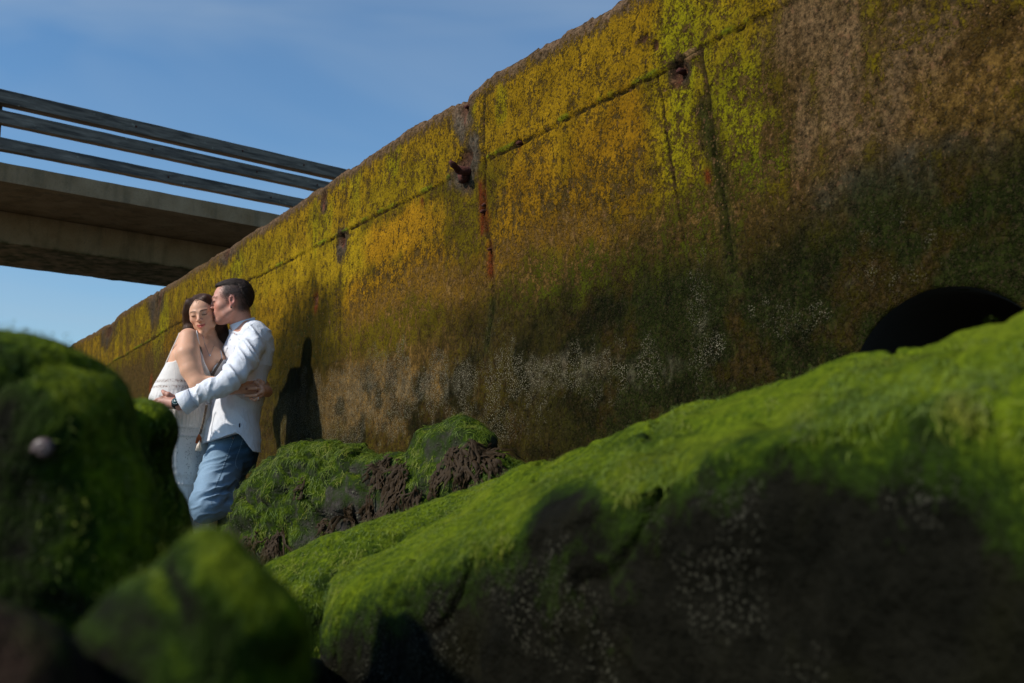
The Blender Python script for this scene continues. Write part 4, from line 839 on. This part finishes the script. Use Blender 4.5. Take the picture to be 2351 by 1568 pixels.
vol.chain([hk, kn_], [.08, .05], .02); vol.chain([kn_, q2(860, 1165, 5.03), q2(1020, 1120, 5.12), an], [.05, .045, .04, .035], .01); vol.chain([q2(910, 620, 5.38), q2(925, 1080, 5.42), q2(865, 1700, 5.38), np.array([-1.40, 5.36, .06])], [.085, .05, .04, .035], .02)
v, f = vol.mesh(); col = face_paint(v, mc, MR, MS, (.56, .27, .19), (.52, .13, .11), (.11, .06, .045), True)
man = mk('person', v, f, M_SKIN, None, True, None, dict(Col=col)); tag(man, 'short-haired man in a white shirt and blue jeans kissing the woman on her temple', 'person', 'couple embracing by the sea wall')
# his hair: dark top over a clipped fade
vol = Vol(fine([(-1.60, .0026), -1.28]), fine([(5.08, .0032), 5.36]), fine([(1.62, .0026), 1.90]))
h = lambda x, y, z: mc+MS*(x*MR[0]+y*MR[1]+z*MR[2])
vol.ell(h(0, -.017, .038), [.0762*MS, .0985*MS, .086*MS], MR, 0); vol.ell(h(0, .036, .088), [.046*MS, .046*MS, .019*MS], MR, .02); vol.ell(h(0, -.055, .03), [.066*MS, .052*MS, .080*MS], MR, .02)
X, Y, Zg = vol.grid(); lz = ((X-mc[0])*MR[2][0]+(Y-mc[1])*MR[2][1]+(Zg-mc[2])*MR[2][2])/MS; ly = ((X-mc[0])*MR[1][0]+(Y-mc[1])*MR[1][1]+(Zg-mc[2])*MR[1][2])/MS
cut = np.where(ly > -.045, .070+.10*np.clip(ly+.01, -.035, .2), .070-(-.045-ly)*2.6); vol.d = np.maximum(vol.d, ((cut-lz)*.8).astype(np.float32))+(.009*(1-sst(lz-cut, 0, .03))).astype(np.float32)
v, f = vol.mesh(); n = normals(v, f); v = v+n*(fbm(v*[.3, 1, 1], 110, 3)*.004)[:, None]
M_HM = m_hair('black_hair', (.014, .009, .007), (.050, .032, .024), .6); hm_ = mk('hair', v, f, M_HM, man); hm_['label'] = 'short dark hair faded at the sides'
hb = bvh(v, f); rg = np.random.default_rng(6); id_ = rg.choice(len(v), 2600); dirs = [MR[1]*.8+MR[2]*.2+rg.normal(0, .3, 3) for _ in id_]
mk('hair_strands', *strands(hb, v[id_], dirs, .020, 3, .0009, rg, .0012, 0, .15), M_HM, hm_)
es = h(.079 if MR[0][1] < 0 else -.079, -.005, -.037); mk('earring', *tube([es+[0, -.004, .0], es+[0, -.007, 0], es+[0, -.009, 0]], [.003, .0045, .003], 10), m_plain('black_stud', (.01, .01, .01), .2), man)
# clipped fade: very short hairs growing out of the skin at the sides and back
mb_ = bvh(np.array([q.co for q in man.data.vertices]), [list(q.vertices) for q in man.data.polygons]); mv = np.array([q.co for q in man.data.vertices]); ml_ = (mv-mc)@MR.T/MS
fz = sst(ml_[:, 2], -.01, .05)*(1-sst(ml_[:, 1], .02, .06))*(np.abs(ml_[:, 0]) > .02)*(ml_[:, 2] < .12)*(ml_[:, 1] > -.12)*(ml_[:, 1] < .07); fz = np.maximum(fz, (ml_[:, 1] < -.05)*(ml_[:, 1] > -.12)*sst(ml_[:, 2], -.08, -.02)*(ml_[:, 2] < .12))
cand = np.nonzero(fz > rg.random(len(fz)))[0]; id_ = rg.choice(cand, 5200)
mk('clipped_hair', *strands(mb_, mv[id_]+rg.normal(0, .0012, (5200, 3)), [-MR[1]*.5-MR[2]*.8+rg.normal(0, .3, 3) for _ in id_], .006, 2, .0005, rg, .0006, 0, .2), M_HM, man)
# shirt
vol = Vol(fine([(-1.88, .0045), -1.1]), fine([(4.84, .005), 5.62]), fine([(.90, .0045), 1.66]))
vol.chain([q1(1025, 690, 5.215), q1(1005, 800, 5.22)], [.045, .065], .03)
TS = [(q1(1118, 705, 5.275), .12, .062), (q1(1125, 790, 5.275), .11, .082), (q1(1112, 900, 5.28), .085, .100), (q1(1065, 1100, 5.28), .078, .100), (q1(1025, 1290, 5.28), .075, .099), (q2(955, 220, 5.28), .082, .108), (q2(935, 420, 5.26), .092, .118), (q2(928, 640, 5.25), .095, .122)]
vol.tor(TS, ml, 22, .04, .014); vol.cap(q1(1085, 680, 5.255), q1(1110, 740, 5.27), .065, .085, .02); vol.cap(q1(1130, 680, 5.25), shN, .05, .064, .03); vol.cap(q1(1110, 690, 5.3), q1(1010, 735, 5.42), .05, .06, .03)
vol.chain([shN, q1(1110, 925, 5.05), q1(985, 1110, 4.965), el], [.068, .066, .062, .057], .02)
vol.chain([el, q1(830, 1225, 4.945), q1(680, 1295, 4.94), q1(560, 1350, 4.94), q1(455, 1408, 4.94)], [.057, .055, .050, .044, .042], .01)
vol.chain([q1(1005, 740, 5.42), q1(720, 960, 5.56), q1(520, 1100, 5.45)], [.062, .055, .045], .03)
X, Y, Zg = vol.grid(); he = [(560, 560), (640, 525), (740, 512), (850, 492), (940, 468), (1010, 440), (1050, 428), (1085, 452), (1120, 505), (1160, 565), (1195, 612), (1260, 640)]
zh = np.interp(vol.ax[0], [q2(a, b, 5.13)[0] for a, b in he], [q2(a, b, 5.13)[2] for a, b in he]).reshape(-1, 1, 1)
vol.d = np.maximum(vol.d, (zh-Zg).astype(np.float32)); inner = q1(455, 1408, 4.94)
ax_ = unit(inner-q1(560, 1350, 4.94)); dd = (X-inner[0])*ax_[0]+(Y-inner[1])*ax_[1]+(Zg-inner[2])*ax_[2]
near_ = (X < -1.62); vol.d = np.where(near_, np.maximum(vol.d, dd.astype(np.float32)-.006), vol.d)
v, f = vol.mesh(); n = normals(v, f)
arm = np.zeros(len(v)); A_pts = [shN, q1(1110, 925, 5.05), el, q1(680, 1295, 4.94), q1(455, 1408, 4.94)]; tpar = np.zeros(len(v)); dmin = np.full(len(v), 9.); acc = 0
for a, b in zip(A_pts[:-1], A_pts[1:]):
    e = b-a; L = np.linalg.norm(e); hh = np.clip((v-a)@e/L**2, 0, 1); d_ = np.linalg.norm(v-a-hh[:, None]*e, axis=1); m = d_ < dmin; dmin[m] = d_[m]; tpar[m] = acc+hh[m]*L; acc += L
arm = 1-sst(dmin, .075, .10)
fore = sst(tpar, .26, .34)
lat = (v-mc)@unit([.3, -.2, .9])
q_ = np.stack([tpar*34+fbm(v, 9, 3)*2.2+lat*14, lat*9, v[:, 1]*9], 1); fa = 1-2.6*np.abs(vnoise(q_)-.5)**.8*1.6
q_ = np.stack([tpar*9+fbm(v, 6, 2), (v@unit([.8, .2, .55]))*34, v[:, 1]*10], 1); fu = 1-2.6*np.abs(vnoise(q_+9)-.5)**.8*1.6
q_ = np.stack([(v@unit([.55, 0, .83]))*22+fbm(v, 5, 3)*1.3, (v@unit([.83, 0, -.55]))*6, v[:, 1]*6], 1); ft = 1-2.6*np.abs(vnoise(q_+4)-.5)**.8*1.6
bl = arm*(fore*fa*.009+(1-fore)*(fu*.009+fa*.002))+(1-arm)*ft*.0065*(.5+.8*sst(v[:, 2], 1.02, 1.25))
hemz = np.interp(v[:, 0], [q2(a, b, 5.13)[0] for a, b in he], [q2(a, b, 5.13)[2] for a, b in he])
bl += -.003+np.exp(-((v[:, 2]-hemz-.004)/.006)**2)*.0025+arm*np.exp(-((tpar-acc+.05)/.006)**2)*.004
bl += (1-arm)*fbm(v, 7, 3)*.004
v = v+n*bl[:, None]; M_SHIRT = m_shirt(); shirt = mk('shirt', v, f, M_SHIRT, man); shirt['label'] = 'white button shirt worn untucked'
sbt = bvh(v, f)
def band(c0, c1, ax1, ax2, r1, r2, th, n=40, a0=0, a1=2*math.pi, flare=.0):
    V = []; Fc = []; rows = [(c0, 0, 1), (c0+(c1-c0)*.5, 0, 1+flare*.5), (c1, 0, 1+flare), (c1, -th, 1+flare), (c0+(c1-c0)*.5, -th, 1+flare*.5), (c0, -th, 1)]
    for i in range(n+1):
        a = a0+(a1-a0)*i/n
        for c, dr, s_ in rows: V.append(c+ax1*math.cos(a)*(r1*s_+dr)+ax2*math.sin(a)*(r2*s_+dr))
    m = len(rows); Fc = [[i*m+k, i*m+(k+1) % m, (i+1)*m+(k+1) % m, (i+1)*m+k] for i in range(n) for k in range(m)]+[list(range(m)), [n*m+k for k in range(m)][::-1]]
    return V, Fc
fw = unit([-.85, -.5, 0]); tl = unit([-.32, -.18, .93]); f2 = unit(fw-tl*(fw@tl)); l2 = np.cross(tl, f2)
cc_ = q1(1080, 600, 5.212)
collar = mk('collar', *band(cc_-tl*.036, cc_+tl*.026, f2, l2, .070, .068, .004, 44, .12, 2*math.pi-.12, -.05), M_SHIRT, shirt)
# cuff with an open flap and watch
wa = unit(wm-pm); o1 = unit(np.cross(wa, [0, 0, 1])); o2 = np.cross(wa, o1)
mk('cuff', *band(inner-ax_*.052, inner+ax_*.012, unit(np.cross(ax_, Z3)), unit(np.cross(ax_, unit(np.cross(ax_, Z3)))), .048, .051, .004, 36, .3, 6.1, .16), M_SHIRT, shirt)
wcn = qa(547, 338, 4.93); 
strap = band(wcn-wa*.0-wa*.010+[0, .010, 0], wcn+wa*.010+[0, .010, 0], o1, o2, .031, .029, .003, 30)
vd = unit(np.array([0, 0, HC])-wcn); fwd = unit(vd+np.array([-.25, 0, .35])); wpos = wcn+fwd*.022
watch = mk('wristwatch', *join([tube([wpos-fwd*.006, wpos, wpos+fwd*.006, wpos+fwd*.0075], [.018, .0205, .0205, .018], 28), strap]), m_plain('watch_black', (.015, .016, .018), .3, .6), man)
mk('watch_dial', *tube([wpos+fwd*.0076, wpos+fwd*.0086], [.0165, .0165], 28), m_plain('watch_dial_green', (.015, .06, .065), .25), watch)
e1 = unit(np.cross(fwd, Z3)); e2 = np.cross(e1, fwd); tk = []
for k in range(12):
    a = k*math.pi/6; r = e1*math.cos(a)+e2*math.sin(a); tk.append(tube([wpos+fwd*.009+r*.0115, wpos+fwd*.009+r*.0145], .0011, 5))
for a, ln in ((1.0, .009), (2.6, .012)): r = e1*math.cos(a)+e2*math.sin(a); tk.append(tube([wpos+fwd*.0093, wpos+fwd*.0093+r*ln], .0009, 5))
mk('watch_hands', *join(tk), m_plain('watch_marks', (.8, .85, .85), .3), watch)
def seam(name, pts, bt_, r, mat, parent, n=40, dash=False, lift=.0):
    pp = [hit(bt_, p, lift) for p in crom(pts, n)]
    if dash: return mk(name, *join([tube(pp[i:i+2], r, 5) for i in range(0, n-1, 2)]), mat, parent)
    return mk(name, *tube(pp, r, 5), mat, parent)
seam('side_seam', [q1(1085, 1330, 5.1), q2(1078, 100, 5.1), q2(1065, 250, 5.1), q2(1055, 380, 5.1), q2(1050, 425, 5.1)], sbt, .0016, M_SHIRT, shirt)
seam('side_seam', [q1(1092, 1330, 5.1), q2(1092, 130, 5.1), q2(1082, 260, 5.1), q2(1062, 425, 5.1)], sbt, .0014, M_SHIRT, shirt)
seam('yoke_seam', [q1(1180, 570, 5.2), q1(1250, 610, 5.2), q1(1310, 660, 5.2), q1(1352, 700, 5.2)], sbt, .0014, M_SHIRT, shirt)
seam('armhole_seam', [q1(1060, 700, 5.1), q1(1100, 640, 5.1), q1(1170, 580, 5.1)], sbt, .0015, M_SHIRT, shirt)
seam('placket', [q1(958, 660, 5.2), q1(935, 730, 5.2), q1(915, 800, 5.2), q1(890, 880, 5.2)], sbt, .0022, M_SHIRT, shirt)
M_BTN = m_plain('button', (.7, .7, .72), .3)
for x, y in ((1003, 686), (940, 745), (912, 830), (965, 628)):
    p = hit(sbt, q1(x, y, 5.1), .001); d = unit(np.array([0, 0, HC])-p); mk('button', *tube([p, p+d*.003], [.0055, .005], 10), M_BTN, shirt)
p = hit(sbt, q2(1036, 345, 5.1), .001); mk('side_label', *join([tube([p+[0, 0, .010], p-[0, 0, .010]], [.004, .004], 4)]), m_plain('navy_tab', (.01, .01, .04), .6), shirt)
# jeans
vol = Vol(fine([(-1.72, .0045), -1.02]), fine([(4.82, .005), 5.6]), fine([(.06, .012), (.5, .0045), 1.16]))
vol.tor([(q2(940, 330, 5.28), .075, .092), (q2(925, 500, 5.28), .078, .098), (q2(930, 640, 5.28), .080, .100)], ml, 8, .04); vol.cap(q2(1030, 600, 5.28), q2(1040, 680, 5.28), .095, .092, .04)
vol.chain([q2(905, 640, 5.19), q2(835, 820, 5.10), q2(760, 1000, 5.02), q2(690, 1160, 4.955), q2(672, 1215, 4.95)], [.102, .099, .086, .073, .063], .03)
vol.chain([q2(690, 1210, 4.95), q2(860, 1165, 5.03), q2(1020, 1120, 5.12), an], [.068, .062, .058, .052], .03)
vol.chain([q2(935, 640, 5.38), q2(930, 850, 5.40), q2(925, 1080, 5.42), q2(870, 1400, 5.40), np.array([-1.42, 5.37, .14])], [.10, .085, .070, .060, .055], .03)
X, Y, Zg = vol.grid(); vol.d = np.maximum(vol.d, (.10-Zg).astype(np.float32))
v, f = vol.mesh(); n = normals(v, f)
kd = np.linalg.norm(v-q2(840, 1110, 4.97), axis=1); ksh = np.exp(-(kd/.15)**2); hp = np.exp(-(np.linalg.norm(v-q2(1000, 760, 5.15), axis=1)/.13)**2)
q_ = np.stack([(v@unit([-.45, 0, 1]))*36+fbm(v, 8, 3)*1.6, (v@unit([1, 0, .3]))*7, v[:, 1]*7], 1); fk = 1-4*np.abs(vnoise(q_+2)-.5)
v = v+n*((ksh*.012+hp*.008+.0035)*fk+fbm(v, 8, 3)*.004)[:, None]
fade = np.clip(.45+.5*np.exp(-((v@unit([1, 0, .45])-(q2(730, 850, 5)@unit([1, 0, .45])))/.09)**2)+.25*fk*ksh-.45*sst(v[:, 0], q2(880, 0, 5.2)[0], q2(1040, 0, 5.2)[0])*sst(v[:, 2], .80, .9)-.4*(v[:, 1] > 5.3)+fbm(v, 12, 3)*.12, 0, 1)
M_JEAN = m_jeans(); jeans = mk('jeans', v, f, M_JEAN, man, True, dict(fade=fade)); jeans['label'] = 'faded light blue jeans'; jbt = bvh(v, f)
M_ST = m_plain('seam_stitch', (.28, .36, .42), .8)
seam('side_seam', [q2(985, 460, 5.1), q2(930, 600, 5.1), q2(870, 760, 5.05), q2(815, 900, 5), q2(765, 1020, 4.95), q2(740, 1120, 4.9), q2(742, 1180, 4.9)], jbt, .0017, M_ST, jeans, 80, True, .0)
seam('side_seam', [q2(995, 462, 5.1), q2(942, 600, 5.1), q2(882, 760, 5.05), q2(827, 900, 5), q2(777, 1020, 4.95)], jbt, .0013, M_JEAN, jeans, 60)
seam('shin_seam', [q2(745, 1200, 4.9), q2(820, 1175, 4.95), q2(900, 1165, 5), q2(1000, 1140, 5.05)], jbt, .0016, M_ST, jeans, 36, True)
seam('back_pocket', [q2(1068, 492, 5.15), q2(1040, 590, 5.1), q2(1000, 700, 5.1), q2(996, 760, 5.1), q2(1015, 800, 5.1)], jbt, .0016, M_ST, jeans, 46, True)
seam('front_pocket', [q2(985, 478, 5.1), q2(930, 482, 5.1), q2(870, 500, 5.1)], jbt, .0015, M_ST, jeans, 24, True)
p = hit(jbt, q2(965, 478, 5.1), .001); d = unit(np.array([0, 0, HC])-p); mk('rivet', *tube([p, p+d*.003], [.004, .003], 8), m_plain('copper_rivet', (.5, .25, .18), .3, .8), jeans)
M_SHOE = m_plain('brown_leather', (.05, .03, .02), .5); vol = Vol(fine([(-1.75, .006), -1.0]), fine([(5.0, .006), 5.6]), fine([(-.02, .006), .75]))
a_ = np.array([-1.42, 5.37, .05]); vol.chain([a_+[.02, .01, .05], a_+[.02, .01, 0], a_+fw*.10-[0, 0, .01], a_+fw*.20-[0, 0, .02]], [.045, .045, .042, .036], .03)
mk('shoe', *vol.mesh(), M_SHOE, man)
vol = Vol(fine([(-1.3, .006), -.95]), fine([(5.0, .006), 5.5]), fine([.3 and (.35, .006), .8]))
b_ = np.append(-WN*.05, 0); vol.chain([an+[0, 0, .02], an+b_, an+b_+[-.03, .02, -.10], an+b_+[-.05, .03, -.19]], [.043, .044, .04, .034], .03)
mk('shoe', *vol.mesh(), M_SHOE, man)
SC.render.resolution_x = 1024; SC.render.resolution_y = 683
